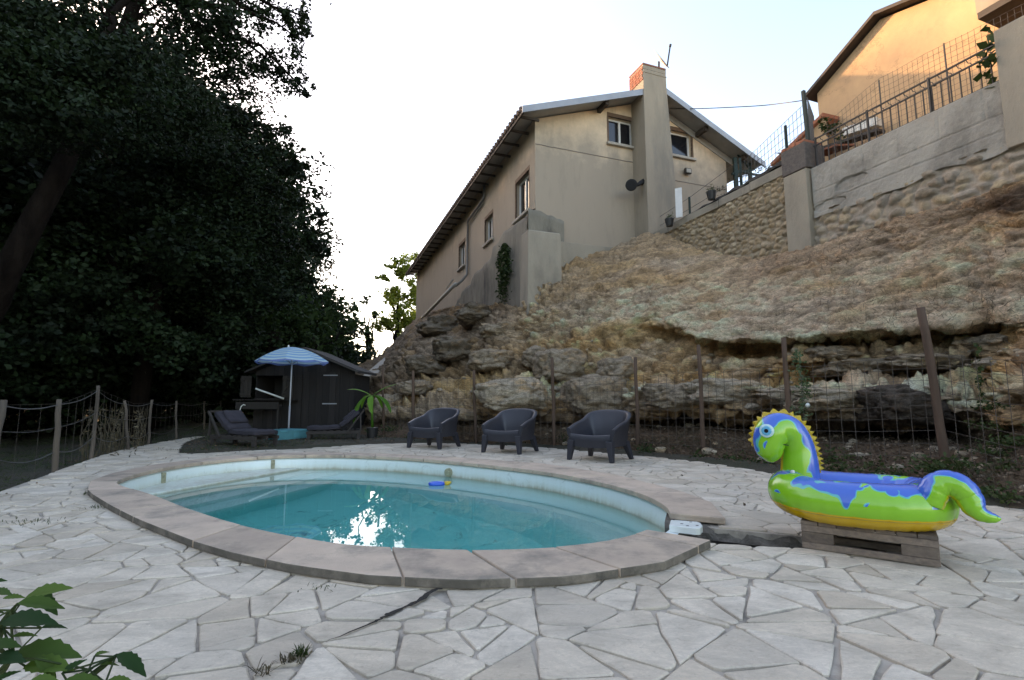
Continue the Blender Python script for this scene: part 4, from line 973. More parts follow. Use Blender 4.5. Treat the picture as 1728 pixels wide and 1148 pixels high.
# roof: two slopes, verge flashing, soffit boards, purlin ends
rf = MB(); OV = .62; LB = -.62; RBt = 8.3; TK = .09
def rz(b): return RDG - abs(b - BR) * SL[b > BR]
def slope(b0, b1, s0, s1, dz, th, mb):
    V = [W(s, b, rz(b) + dz + t) for t in (0, th) for s, b in ((s0, b0), (s1, b0), (s1, b1), (s0, b1))]
    mb.add(V, [(3, 2, 1, 0), (4, 5, 6, 7), (0, 1, 5, 4), (1, 2, 6, 5), (2, 3, 7, 6), (3, 0, 4, 7)])
slope(LB, BR, -OV, 20.4, 0, .05, rf); slope(BR, RBt, -OV, 20.4, 0, .05, rf)
ro = obj('roof', rf, M['soffit'], house)
# clay tiles: rolls visible as the scalloped eave edge
tl = MB(); s = -OV + .1
while s < 20.3:
    tl.tube([W(s, LB - .07, rz(LB - .07) + .075), W(s, BR, rz(BR) + .075)], .075, 6); s += .22
slope(LB - .03, BR, -OV + .02, 20.4, .053, .02, tl); slope(BR, RBt, -OV + .02, 20.4, .053, .02, tl)
obj('roof_tiles', tl, M['tile'], house)
gt = MB(); gt.hbox(-OV, 20.4, LB - .02, LB + .03, rz(LB) - .09, rz(LB) - .002)
for s in np.arange(-.3, 20, .8): gt.hbox(s - .03, s + .03, LB + .04, -.004, rz(LB) - .07, rz(LB) - .005)
obj('fascia_board', gt, M['timber'], house)
vf = MB()
for b0, b1 in ((LB - .05, BR), (BR, RBt + .05)):
    V = [W(s, b, rz(b) + z) for s in (-OV - .05, -OV - .003) for b, z in ((b0, -.10), (b1, -.10), (b1, .10), (b0, .10))]; vf.add(V, [(0, 1, 2, 3), (7, 6, 5, 4), (0, 4, 5, 1), (1, 5, 6, 2), (2, 6, 7, 3), (3, 7, 4, 0)])
obj('verge_flashing', vf, M['zinc'], house)
for b in (2.2, 6.0, 7.6, .2):
    if b == .2: continue
    p_ = MB(); p_.obox(W(-.25, b, rz(b) - .10), D1 * .27, DN * .06, UP * .075); obj('purlin_end', p_, M['timber'], house)
for b0, b1 in ((-.12, 3.44), (4.45, 7.6)):
    fs_ = MB()
    V = [W(s, b, rz(b) + z) for s in (-.03, .0) for b, z in ((b0, -.26), (b1, -.26), (b1, -.02), (b0, -.02))]; fs_.add(V, [(0, 1, 2, 3), (7, 6, 5, 4), (0, 4, 5, 1), (1, 5, 6, 2), (2, 6, 7, 3), (3, 7, 4, 0)])
obj('frieze_board', fs_, M['soffit'], house)
# porch under the right-hand slope
for s in (-.3, 2.5): pr = MB(); pr.bar(W(s, 8.0, 5.6), W(s, 8.0, rz(8.0)), .05); obj('porch_post', pr, M['green'], house)
pr = MB(); pr.bar(W(-.3, 7.2, 8.6), W(-.3, 8.2, rz(8.2) - .1), .035); pr.bar(W(-.3, 7.3, 9.55), W(-.3, 8.0, 8.95), .03); pr.bar(W(-.3, 7.3, 8.75), W(-.3, 8.4, 8.75), .03); pr.bar(W(-.32, 7.34, 8.0), W(-.32, 7.34, 9.2), .06)
obj('porch_frame', pr, M['green'], house)
# chimney stack running up the gable
ch = MB(); V = []
prof_ = [(3.0, 3.42, 4.56, -.72), (7.6, 3.42, 4.50, -.71), (8.6, 3.42, 4.44, -.70), (10.8, 3.42, 4.30, -.70), (11.32, 3.42, 4.29, -.70)]
for z, b0, b1, s0 in prof_: V += [W(s0, b0, z), W(s0, b1, z), W(.05, b1, z), W(.05, b0, z)]
fs = []
for i in range(len(prof_) - 1):
    for k in range(4): fs.append((i * 4 + k, i * 4 + (k + 1) % 4, i * 4 + 4 + (k + 1) % 4, i * 4 + 4 + k))
ch.add(V, fs + [(3, 2, 1, 0), tuple(len(V) - 4 + k for k in range(4))])
chim = obj('chimney', ch, M['chimney'], house, bevel=.012)
cc = MB(); cc.hbox(-.70, .05, 3.42, 4.29, 11.322, 11.45); cc.hbox(-.712, .062, 3.408, 4.302, 11.20, 11.225); obj('stack_head', cc, M['chimney'], chim)
cc = MB()
for k in range(9):
    for r_ in range(1):
        cc.hbox(-.715, .065, 3.41 + k * .098, 3.50 + k * .098, 11.452, 11.505)
obj('brick_top', cc, M['brick'], chim, bevel=.004)
cc = MB()
for r_ in range(5):
    for k in range(4): cc.hbox(-.69 + k * .18 + .03 * (r_ % 2), -.525 + k * .18 + .03 * (r_ % 2) if k < 3 else .045, 3.402, 3.43, 10.95 + r_ * .09, 11.03 + r_ * .09)
obj('exposed_brick', cc, M['brick'], chim)
# stained concrete plinth and buttress at the corner
pl = MB(); rows = []
def plz(s): return 6.5 if s < 2.0 else (6.5 - .1 * (s - 2) if s < 6 else 5.95 - .03 * (s - 6))
for i in range(90):
    s = -.02 + i * 13.5 / 89; zt = plz(s) + .22 * noise.noise(Vector((s * 1.2, 0, 7))) - (.25 if s > 3.3 else 0) - (.35 if s > 7.5 else 0)
    rows.append([W(s, -.27 - .03 * noise.noise(Vector((s * .8, z_, 0))), z_) for z_ in np.linspace(2.6, zt - .25, 14)] + [W(s, -.24, zt - .16), W(s, -.003, zt + .02)])
pl.grid(rows); obj('stained_plinth', pl, M['plinth'], house, smooth=True)
bt = MB(); V = []
for z, b0, b1, s0 in ((2.4, -.50, .60, -.56), (5.45, -.46, .56, -.53), (5.62, -.45, .55, -.52), (5.66, -.43, .53, -.50)):
    V += [W(s0, b0, z), W(s0, b1, z), W(.05, b1, z), W(.05, b0, z)]
bt.add(V, [(i * 4 + k, i * 4 + (k + 1) % 4, i * 4 + 4 + (k + 1) % 4, i * 4 + 4 + k) for i in range(3) for k in range(4)] + [tuple(12 + k for k in range(4))])
obj('buttress', bt, M['buttress'], house, bevel=.02)
gs_ = MB(); rows = []
for i in range(30):
    b_ = -.262 + i * 1.15 / 29; zt = 6.42 - .25 * (i / 29) ** 2 + .10 * noise.noise(Vector((b_ * 4, 3, 0))); rows.append([W(-.075, b_, z_) for z_ in np.linspace(5.3, zt, 8)] + [W(-.002, b_, zt + .05)])
gs_.grid(rows); obj('stained_return', gs_, M['plinth'], house, smooth=True)
gb = MB(); gb.hbox(-.16, -.003, .6, 3.44, 2.6, 5.55); gb.hbox(-.10, -.003, 4.6, 7.25, 3.0, 6.6); obj('concrete_footing', gb, M['buttress'], house, bevel=.015)
# rain pipes on the long side
def pipe(pts, r, m, nm='drain_pipe'): mb = MB(); mb.tube(pts, r, 8); return obj(nm, mb, m, house, smooth=True)
pipe([W(4.85, -.06, 9.2), W(4.85, -.06, 8.75), W(4.95, -.09, 8.62), W(6.95, -.09, 8.52), W(7.1, -.08, 8.40), W(7.15, -.08, 6.2), W(7.15, -.3, 5.9), W(7.4, -.5, 5.7)], .055, M['pipe'])
pipe([W(5.05, -.06, 8.5), W(6.9, -.07, 8.36)], .022, M['pipe'], 'cable_run')
pipe([W(7.2, -.55, 5.75), W(9.0, -.62, 5.6), W(13.5, -.75, 5.25)], .075, M['palepipe'])
pipe([W(7.5, -.6, 6.0), W(8.6, -.62, 5.85)], .03, M['palepipe'])
# flood lamp on the gable
lp_ = MB(); lp_.hbox(-.16, -.06, 5.38, 5.62, 8.42, 8.60); lp_.hbox(-.06, 0, 5.47, 5.53, 8.48, 8.54); fl_ = obj('flood_lamp', lp_, M['rail'], house, bevel=.01)
lp_ = MB(); lp_.hbox(-.166, -.161, 5.41, 5.59, 8.45, 8.57); obj('lamp_glass', lp_, M['sill'], fl_)
# black spot lamp next to the chimney
bl = thing('spotlight', W(-.5, 3.3, 7.5), 'black round spotlight on the gable beside the foot of the chimney', 'spotlight')
q = MB(); c_ = W(-.62, 2.92, 7.42); ax = (W(-1, 2.7, 7.3) - W(-.5, 3.1, 7.5)).normalized()
q.tube([c_ - ax * .02, c_ + ax * .03, c_ + ax * .05], [.16, .18, .14], 20); obj('lamp_head', q, M['dark'], bl, smooth=False)
q = MB(); q.tube([W(-.5, 3.0, 7.42), W(-.55, 3.22, 7.52), W(-.5, 3.44, 7.66)], [.05, .06, .09], 10); obj('lamp_arm', q, M['dark'], bl, smooth=True)
# ivy on the plinth
ri = random.Random(4); C = []
for _ in range(1500):
    s_ = ri.gauss(1.75, .24); zt_ = 5.9 - .5 * abs(s_ - 1.7); z_ = zt_ - abs(ri.gauss(0, .75)); z_ = max(z_, 3.7); C.append(list(W(s_ + .1 * math.sin(z_ * 6), -.33 - abs(ri.gauss(0, .05)), z_)))
C = np.array(C); T = None
tag(leafmesh('ivy', C, .11, .08, M['leaf_ivy'], loc=W(1.5, -.5, 3.4), seed=3, tintc=T), 'green ivy hanging down the stained plinth beside the buttress', 'ivy')
# satellite dish
sd_ = thing('satellite_dish', at(1112, 122, 15.9), 'white satellite dish with rusty stain on top of the chimney', 'satellite dish')
c_ = at(1114, 102, 15.9); nd_ = Vector((.66, -.58, .48)).normalized(); xx = nd_.cross(UP).normalized(); yy = xx.cross(nd_)
dsh = MB(); dsh.grid([[c_ + (xx * math.cos(a_) * r_ * .36 + yy * math.sin(a_) * r_ * .42) + nd_ * (.07 * r_ * r_ + o_) for a_ in np.linspace(0, 2 * math.pi, 25)[:-1]] for r_, o_ in ((0, 0), (.3, 0), (.6, 0), (.85, 0), (1, 0), (1.02, -.012), (.9, -.02), (.5, -.02), (0, -.02))], wrap=True)
obj('reflector', dsh, mat('stained_dish', (.62, .60, .57), (.5, .47, .44), 2, .5, 0, dirt=(.30, .14, .10)), sd_, smooth=True)
q = MB(); q.bar(c_ - yy * .40 + nd_ * .05, c_ + nd_ * .48 + yy * .12, .018); q.tube([c_ + nd_ * .46 + yy * .10, c_ + nd_ * .52 + yy * .16], .04, 8); obj('feed_arm', q, M['rail'], sd_)
q = MB(); q.bar(at(1112, 124, 15.9), c_ - nd_ * .05, .025); q.bar(at(1100, 125, 15.9), at(1122, 123, 15.9), .02); obj('mast', q, M['rail'], sd_)
cbm = MB(); a_, b_ = W(0, 5.0, 10.55), W(-3.6, 6.0, 9.2)
cb_pts = [at(1130, 184, 16.0), at(1180, 183.5, 15.6), at(1240, 181, 15.2), at(1300, 177, 14.8), at(1388, 165, 13.0)]
cbm.tube(smoothcurve(cb_pts, 5), .014, 5); tag(obj('overhead_cable', cbm, M['rail'], loc=at(1250, 181, 15)), 'thin black cable strung between the two houses', 'cable')
# ---------------------------------------------------------------- ochre house
oh = thing('ochre_house', W(-6.2, 6.0, 5.5), 'ochre orange rendered house with dark eaves behind the iron railing', 'house')
OB = 6.0; AP = (-6.17, 9.66)
def otop(s): return AP[1] - (s - AP[0]) * .50 if s > AP[0] else AP[1] + (s - AP[0]) * .30
om = MB(); us = [-4.5, -5.2, AP[0], -8, -10.5, -14]
for ua, ub in zip(us, us[1:]): om.quad(W(ua, OB, 5.2), W(ub, OB, 5.2), W(ub, OB, otop(ub) - .05), W(ua, OB, otop(ua) - .05))
om.quad(W(-4.5, OB, 5.2), W(-4.5, OB + 8, 5.2), W(-4.5, OB + 8, otop(-4.5) - .05), W(-4.5, OB, otop(-4.5) - .05)); om.quad(W(-14, OB, 5.2), W(-14, OB + 8, 5.2), W(-14, OB + 8, otop(-14)), W(-14, OB, otop(-14)))
def ochre():
    m, n, l, b = newmat('ochre_render'); t = noise_tex(n, l, 1.3, 9, .7, (1, 1, .8)); base = ramp(n, l, t.outputs[0], [(.3, (.60, .385, .21)), (.62, (.50, .32, .18)), (.75, (.38, .25, .15))]).outputs[0]
    tc = n.new('ShaderNodeTexCoord'); vo = n.new('ShaderNodeTexVoronoi'); vo.feature = 'DISTANCE_TO_EDGE'; vo.inputs['Scale'].default_value = .55
    t4 = noise_tex(n, l, 2.2, 6, .7); ad = n.new('ShaderNodeVectorMath'); ad.operation = 'MULTIPLY_ADD'; l.new(t4.outputs['Color'], ad.inputs[0]); ad.inputs[1].default_value = (1.1, 1.1, 1.1); l.new(tc.outputs['Object'], ad.inputs[2]); l.new(ad.outputs[0], vo.inputs['Vector'])
    f = ramp(n, l, vo.outputs['Distance'], [(0, (1, 1, 1)), (.012, (0, 0, 0))]); col = mix(n, l, math_(n, l, 'MULTIPLY', f.outputs[0], .5), base, (.22, .14, .08))
    t5 = noise_tex(n, l, 1.7, 9, .75); f5 = ramp(n, l, t5.outputs[0], [(.55, (0, 0, 0)), (.66, (1, 1, 1))]); col = mix(n, l, math_(n, l, 'MULTIPLY', f5.outputs[0], .4), col, (.36, .25, .14))
    l.new(col, b.inputs['Base Color']); b.inputs['Roughness'].default_value = .93; t3 = noise_tex(n, l, 30, 8, .7); bump(n, l, b, t3.outputs[0], .4, .015); return m
OCH = ochre(); obj('wall', om, OCH, oh)
orf = MB()
for s0, s1 in ((-4.28, AP[0]), (AP[0], -14.3)):
    V = [W(s, b, otop(s) + t) for t in (0, .08) for s, b in ((s0, OB - .22), (s0, OB + 9), (s1, OB + 9), (s1, OB - .22))]; orf.add(V, [(3, 2, 1, 0), (4, 5, 6, 7), (0, 1, 5, 4), (1, 2, 6, 5), (2, 3, 7, 6), (3, 0, 4, 7)])
obj('roof', orf, M['timber'], oh)
# small lower roof at its left and the balcony at its right
lr = MB(); A_ = [at(1300, 275, 12.6), at(1388, 190, 11.7)]
lrb = MB(); d_ = DN * 1.6
lrb.add([A_[0], A_[1], A_[1] + DN * 2 + UP * .05, A_[0] + DN * 2 + UP * .05, A_[0] - UP * .09, A_[1] - UP * .09, A_[1] + DN * 2 - UP * .05, A_[0] + DN * 2 - UP * .05], [(0, 1, 2, 3), (4, 5, 6, 7), (0, 1, 5, 4), (1, 2, 6, 5), (2, 3, 7, 6), (3, 0, 4, 7)])
obj('lean_to_roof', lrb, M['redtile'], oh)
lw = MB(); lw.add([A_[0] + DN * .1 - UP * .1, A_[1] + DN * .1 - UP * .1, Vector((A_[1].x, A_[1].y, 5.3)) + DN * .1, Vector((A_[0].x, A_[0].y, 5.3)) + DN * .1], [(0, 1, 2, 3)]); obj('lean_to_wall', lw, OCH, oh)
bc = MB(); bc.hbox(-8.34, -12, OB - .9, OB - .003, 7.72, 7.84); bal = obj('balcony', bc, M['timber'], oh)
bc = MB(); bc.hbox(-8.40, -8.32, OB - .88, OB - .003, 7.843, 8.6); bc.hbox(-8.403, -12, OB - .9, OB - .82, 7.843, 8.35); obj('balcony_parapet', bc, M['chimney'], bal)
q = MB(); q.tube([W(-7.1, OB - .01, 7.42), W(-7.1, OB + .02, 7.42)], .03, 8); obj('wall_hole', q, M['dark'], oh)
# white trough planter on the ochre wall
tp = thing('trough_planter', at(1440, 212, 11.2), 'long fluted white planter box against the ochre wall', 'planter')
a_, b_ = at(1424, 222, 11.25), at(1479, 203, 10.75); d_ = (b_ - a_).normalized(); L = (b_ - a_).length; nn_ = DN
bx_ = MB(); N_ = 10
for k in range(N_):
    c_ = a_ + d_ * (L * (k + .5) / N_); bx_.tube([c_ - UP * .12, c_ + UP * .06], [.055, .065], 8)
bx_.obox((a_ + b_) / 2 + DN * .12 + UP * -.02, d_ * (L / 2), DN * .11, UP * .09); obj('trough', bx_, flat('white_planter', (.75, .70, .62)), tp, smooth=False)
q = MB(); q.obox((at(1385, 243, 11.4) + b_) / 2 - UP * .17 + DN * .1, d_ * (L * .9), DN * .13, UP * .03); obj('shelf', q, M['timber'], tp)
q = MB()
for k in range(5):
    c_ = at(1332 + k * 14, 262 - k * 5, 10.6 - k * .1)
    q.obox(c_ + DN * .5, D1 * .12, DN * .3 + UP * .06, UP * .02)
tag(obj('clay_tile_stack', q, M['redtile'], loc=at(1350, 262, 10.6)), 'loose red clay tiles piled behind the pillar and railing', 'tiles')
# plants up on the terrace
C, T = blobleaves([(1400, 220, 10.6, 26, 18), (1388, 205, 10.7, 12, 14), (1420, 232, 10.4, 12, 10)], 1.3, np.random.default_rng(8), 12)
tag(leafmesh('shrub', C, .08, .04, M['leaf_weed'], loc=at(1400, 235, 10.6), seed=8, tintc=T), 'small feathery shrub behind the left end of the iron railing', 'shrub')
C = np.array([list(at(1668 + rr.gauss(0, 9), 95 + rr.gauss(0, 22), 7.3 + rr.gauss(0, .08))) for _ in range(46)])
tag(leafmesh('climbing_plant', C, .17, .12, M['leaf_weed'], loc=at(1668, 130, 7.3), seed=9), 'broad-leaved dark green plant at the right end of the iron railing', 'plant')
for (px, py, Y, lab) in ((1130, 370, 13.9, 'small black pot with spiky grass on the lower part of the stone wall'), (1201, 325, 12.6, 'black square pot with a seedling higher up the stone wall')):
    pt = thing('flower_pot', at(px, py + 10, Y), lab, 'flower pot', 'pots on the stone wall'); q = MB(); c_ = at(px, py + 12, Y); q.tube([c_, c_ + UP * .2, c_ + UP * .21], [.09, .13, .13], 12); obj('pot', q, M['pot'], pt)
    C = np.array([list(c_ + Vector((rr.gauss(0, .05), rr.gauss(0, .05), .24 + abs(rr.gauss(0, .06))))) for _ in range(60)]); leafmesh('foliage', C, .11, .012, M['leaf_weed'], pt, seed=5)
bd = MB(); a_ = at(1141, 368, 13.7); b_ = at(1152, 366, 13.6); bd.obox((a_ + b_) / 2 + UP * .42, (b_ - a_) / 2, (b_ - a_).cross(UP).normalized() * .015, UP * .42); q = tag(obj('white_board', bd, M['frame'], loc=a_), 'narrow white board standing by the green fence post on the stone wall', 'board')
C, T = blobleaves([(1255, 300, 11.9, 30, 9), (1215, 322, 12.6, 25, 7), (1290, 285, 11.2, 20, 8), (1320, 262, 10.9, 10, 8)], 1.2, np.random.default_rng(18), 10)
tag(leafmesh('dry_weeds', C, .09, .02, M['drygrass'], loc=at(1255, 305, 11.9), seed=18, tintc=T), 'dry brown weeds along the top of the rubble wall', 'weeds', kind='stuff')
# ================================================================ wire fence in front of the rock
def stake(mb, top, bot, r, seed=0):
    r0 = random.Random(seed); a, b = Vector(bot), Vector(top); pts = [a.lerp(b, i / 6) + Vector((r0.gauss(0, .006), r0.gauss(0, .006), 0)) for i in range(7)]
    mb.tube(pts, [r * (1.08 - .2 * i / 6 + r0.gauss(0, .03)) for i in range(7)], 8)
rockf = thing('sheep_wire_fence', gnd(1076, 765, 0), 'rusty square-mesh wire fence on rough wooden stakes along the foot of the rock', 'fence')
RP = [((646, 618), (648, 742), 12.6, .03), ((697, 626), (698, 742), 11.7, .034), ((800, 625), (803, 748), 10.9, .032), ((931, 603), (936, 756), 10.1, .034), ((1072, 603), (1077, 765), 9.1, .034),
      ((1179, 582), (1187, 775), 8.2, .034), ((1322, 570), (1342, 790), 7.0, .036), ((1555, 519), (1600, 800), 5.95, .047), ((1800, 480), (1850, 880), 4.6, .04)]
tops = []
for i, (t, b_, Y, r_) in enumerate(RP):
    mb = MB(); T = at(*t, Y); B = at(*b_, Y); stake(mb, T, B - UP * .1, r_, i); obj('stake', mb, M['postwood'], rockf, smooth=True); tops.append((T, B))
for (T0, B0), (T1, B1) in zip(tops, tops[1:]):
    h0 = min(T0.z - .08, B0.z + 1.35); h1 = min(T1.z - .08, B1.z + 1.35)
    mb = MB(); wire_panel(mb, B0, B1, B0.z + .05, h0, B1.z + .05, h1, .145, .15, .0020, .02); obj('wire_panel', mb, M['rustwire'], rockf)
# ================================================================ fence of the lawn on the left
lf = thing('pasture_fence', Vector((-7.2, 9, -.16)), 'old grey stake fence with two slack wires beside the dark lawn', 'fence')
LP = [((6, 675), 5.95, -12), ((101, 674), 6.7, -12), ((166, 651), 8.2, -6), ((210, 676), 9.7, 6), ((255, 675), 10.9, -2), ((298, 677), 12.6, -4), ((345, 677), 15.5, 0), ((372, 677), 18.5, 0)]
lt = []
for i, (t, Y, lean) in enumerate(LP):
    T = at(*t, Y); bpx = t[0] + lean; B = Vector((at(bpx, 760, Y).x, Y + (.05 if i % 2 else -.05), -.2)); mb = MB(); stake(mb, T, B, .033 if i < 2 else .027, 50 + i); obj('stake', mb, M['greypost'], lf, smooth=True); lt.append((T, B))
lt.insert(0, (lt[0][0] + Vector((-1.0, -1.6, 0)), lt[0][1] + Vector((-1.0, -1.6, 0))))
mb = MB(); 
for (T0, B0), (T1, B1) in zip(lt, lt[1:]):
    for v, sg in ((.94, .05), (.40, .09), (.68, .04)):
        a = B0.lerp(T0, v); b = B1.lerp(T1, v); rr2 = random.Random(int(a.x * 100))
        mb.tube([a.lerp(b, k / 8) - UP * (sg * math.sin(math.pi * k / 8)) for k in range(9)], .006 if v != .68 else .003, 4)
obj('slack_wire', mb, M['wire'], lf)
mb = MB()
for (T0, B0), (T1, B1) in zip(lt[:-2], lt[1:-1]): wire_panel(mb, B0, B1, B0.z + .1, T0.z - .06, B1.z + .1, T1.z - .06, .3, .3, .001)
obj('wire_panel', mb, M['rustwire'], lf)
mb = MB(); rr3 = random.Random(3)
for k in range(70):
    px = rr3.choice((150, 175, 190, 198, 205, 232)) + rr3.gauss(0, 6); Y = 8.4 + (px - 150) * .024 + rr3.gauss(0, .15); b = Vector((at(px, 760, Y).x, Y, -.16)); h = rr3.uniform(.4, 1.05)
    mb.tube([b, b + Vector((rr3.gauss(0, .05), rr3.gauss(0, .05), h * .5)), b + Vector((rr3.gauss(0, .1), rr3.gauss(0, .1), h))], [.008, .006, .003], 4)
ds_ = obj('stem', mb, M['drygrass'], None, loc=(-6.8, 9, -.16)); ds_.name = 'dry_stalks'
tag(ds_, 'tangle of dry dead stalks growing through the left fence', 'dry plants', kind='stuff')
C = np.array([[at(px, 700, Y).x, Y, z] for px, Y, z in [(rr3.choice((150, 175, 198, 232)) + rr3.gauss(0, 7), 9 + rr3.gauss(0, .6), rr3.uniform(-.1, .75)) for _ in range(420)]])
tag(leafmesh('withered_leaves', C, .07, .025, M['drygrass'], loc=(-6.8, 9, -.16), seed=2), 'withered leaves hanging on the dead stalks of the left fence', 'leaves', kind='stuff')
# ================================================================ garden shed
shd = thing('garden_shed', Vector((-5.3, 13.6, 0)), 'small dark wooden shed with open hatch and paler plank door behind the parasol', 'shed')
SX0, SX1, SY, SR = -6.80, -4.16, 13.6, -5.48; EZ, RZs = 1.62, 2.22
def sz(x): return RZs - abs(x - SR) * (RZs - EZ) / 1.42
HX0, HX1, HZ0, HZ1 = at(465, 0, SY).x, at(511, 0, SY).x, at(0, 672, SY).z, at(0, 634, SY).z
DX0, DX1, DZ1 = at(544, 0, SY).x, at(594, 0, SY).x, at(0, 627, SY).z
wl = MB(); x = SX0; k = 0
while x < SX1 - .01:
    x2 = min(x + .125, SX1); y = SY - .012 * (k % 2)
    for (za, zb) in (((-.1, HZ0), (HZ1, None)) if HX0 - .05 < (x + x2) / 2 < HX1 else ((-.1, None),)):
        if zb is None: wl.add([(x, y, za), (x2 - .004, y, za), (x2 - .004, y, sz(x2)), (x, y, sz(x)), (x, y + .03, za), (x2 - .004, y + .03, za), (x2 - .004, y + .03, sz(x2)), (x, y + .03, sz(x))], [(0, 1, 2, 3), (4, 5, 6, 7), (0, 4, 7, 3), (1, 5, 6, 2)])
        else: wl.box(x, x2 - .004, y, y + .03, za, zb)
    x = x2; k += 1
wl.box(SX1 - .02, SX1, SY + .04, SY + 1.4, -.1, EZ - .03); wl.box(SX0, SX0 + .02, SY + .04, SY + 1.4, -.1, EZ - .03); wl.box(SX0 + .03, SX1 - .03, SY + 1.38, SY + 1.4, -.1, EZ - .03)
obj('plank_wall', wl, M['shedwood'], shd)
q = MB(); q.box(SX0 + .1, SX1 - .1, SY + .9, SY + .95, -.1, 1.6); obj('dark_interior', q, M['dark'], shd)
q = MB()
for s_ in (-1, 1):
    xe = SR + s_ * 1.47; ze = sz(SR + s_ * 1.47)
    q.add([(SR, SY - .22, RZs + .02), (xe, SY - .22, ze + .02), (xe, SY + 1.6, ze + .02), (SR, SY + 1.6, RZs + .02), (SR, SY - .22, RZs + .08), (xe, SY - .22, ze + .08), (xe, SY + 1.6, ze + .08), (SR, SY + 1.6, RZs + .08)], [(0, 1, 2, 3), (4, 5, 6, 7), (0, 1, 5, 4), (1, 2, 6, 5), (2, 3, 7, 6)])
rfo = obj('roof', q, M['shedroof'], shd)
q = MB()
for s_ in (-1, 1): q.bar((SR, SY - .235, RZs + .03), (SR + s_ * 1.48, SY - .235, sz(SR + 1.48) + .03), .055, .012)
obj('barge_board', q, M['sheddoor'], rfo)
dr = MB(); nbd = 5
for k in range(nbd): dr.box(DX0 + (DX1 - DX0) * k / nbd, DX0 + (DX1 - DX0) * (k + 1) / nbd - .006, SY - .05, SY - .015, .02, DZ1 - .02)
dro = obj('door', dr, M['shedwood'], shd)
for z in (.25 + .55, DZ1 - .12):
    q = MB(); q.box(DX1 - .34, DX1 + .04, SY - .058, SY - .051, z, z + .03); obj('hinge', q, M['zinc'], dro)
for sx in (HX0 - .30, HX1 + .02):
    q = MB()
    for k in range(3): q.box(sx + k * .095, sx + k * .095 + .088, SY - .045, SY - .02, HZ0 + .02, HZ1 - .01)
    for z in (HZ0 + .08, HZ1 - .12): q.box(sx, sx + .28, SY - .065, SY - .046, z, z + .05)
    sgn = 1 if sx < HX0 else -1; xa, xb = (sx, sx + .28) if sgn > 0 else (sx + .28, sx); q.bar((xa, SY - .055, HZ1 - .1), (xb, SY - .055, HZ0 + .1), .02, .009)
    obj('shutter', q, M['sheddoor'], shd)
q = MB(); q.box(HX0 - .35, HX1 + .45, SY - .3, SY - .02, HZ0 - .06, HZ0 - .03); obj('counter', q, M['shedwood'], shd)
q = MB(); q.box(HX0 - .15, HX1 + .15, SY - .5, SY - .30, HZ0 - .22, HZ0 - .17); q.box(HX0 - .15, HX1 + .15, SY - .52, SY - .50, HZ0 - .28, HZ0 - .10)
for x in (HX0 - .12, HX1 + .1): q.box(x, x + .04, SY - .48, SY - .44, -.05, HZ0 - .2)
tag(obj('garden_bench', q, M['sheddoor'], loc=(HX0 + .2, SY - .4, 0), bevel=.005), 'low plank bench standing under the hatch of the wooden shed', 'bench')
q = MB(); q.tube([at(431, 656, 12.9), at(479, 673, 13.2)], .022, 8); tag(obj('white_pole', q, M['lid'], loc=at(455, 664, 13), smooth=True), 'thin white pole propped slanting at the shed hatch', 'pole')
q = MB(); q.tube([at(404, 700, 12.5), at(405, 692, 12.5), at(407, 686, 12.5), at(411, 683, 12.5), at(414, 684, 12.5)], .012, 6); tag(obj('white_hook', q, M['lid'], loc=at(405, 700, 12.5), smooth=True), 'thin white hooked rod standing in the dark grass left of the shed', 'rod')
# pale sloping slab beyond the shed
q = MB(); a_, b_ = at(626, 640, 19), at(668, 601, 24); q.obox((a_ + b_) / 2, (b_ - a_) / 2, Vector((.35, -.1, 0)), UP * .12); tag(obj('ramp', q, M['sill'], loc=(a_ + b_) / 2), 'pale concrete ramp rising to the right beyond the shed', 'ramp')
q = MB(); q.obox((a_ + b_) / 2 + Vector((.9, 0, -.2)), (b_ - a_) / 2, Vector((.5, -.1, 0)), UP * .5); 
# ================================================================ parasol and loungers
PY = 12.3; pbase = Vector((at(487, 725, PY).x, PY, .02))
um = thing('parasol', pbase, 'open parasol striped light and dark blue on a white pole', 'parasol')
q = MB(); top = at(487, 586, PY); q.tube([pbase, Vector((pbase.x, PY, top.z))], .016, 10); obj('pole', q, flat('white_pole', (.45, .45, .46)), um, smooth=True)
q = MB(); q.tube([pbase + UP * .0, pbase + UP * .75], .022, 10); obj('lower_pole', q, flat('grey_pole', (.30, .30, .32)), um, smooth=True)
def canopymat():
    m, n, l, b = newmat('striped_canopy'); a = n.new('ShaderNodeAttribute'); a.attribute_name = 'tint'
    r_ = ramp(n, l, a.outputs['Fac'], [(0, (.30, .60, .90)), (.5, (.68, .90, .96))]); r_.color_ramp.interpolation = 'CONSTANT'; e = r_.color_ramp.elements.new(.8); e.color = (.22, .32, .66, 1)
    l.new(r_.outputs[0], b.inputs['Base Color']); b.inputs['Roughness'].default_value = .8
    tr = n.new('ShaderNodeBsdfTranslucent'); l.new(r_.outputs[0], tr.inputs[0]); mx = n.new('ShaderNodeMixShader'); mx.inputs[0].default_value = .5
    l.new(b.outputs[0], mx.inputs[1]); l.new(tr.outputs[0], mx.inputs[2]); l.new(mx.outputs[0], n['Material Output'].inputs[0]); return m
q = MB(); NS, NRG = 8, 15; RAD = .83; hz = top.z; rings = []
for i in range(NRG + 1):
    t = i / NRG; ring = []
    for k in range(NS * 4):
        a_ = 2 * math.pi * (k + 1.2) / (NS * 4); ph = (k % 4) / 4
        flatk = math.cos(math.pi / NS) / math.cos((ph - .5) * 2 * math.pi / NS) if True else 1
        rr_ = RAD * t * (flatk * .6 + .4); sag = -.025 * math.sin(math.pi * ph) * t
        ring.append(Vector((pbase.x + rr_ * math.cos(a_), PY + rr_ * math.sin(a_), hz - .34 * t ** 1.75 + sag)))
    rings.append(ring)
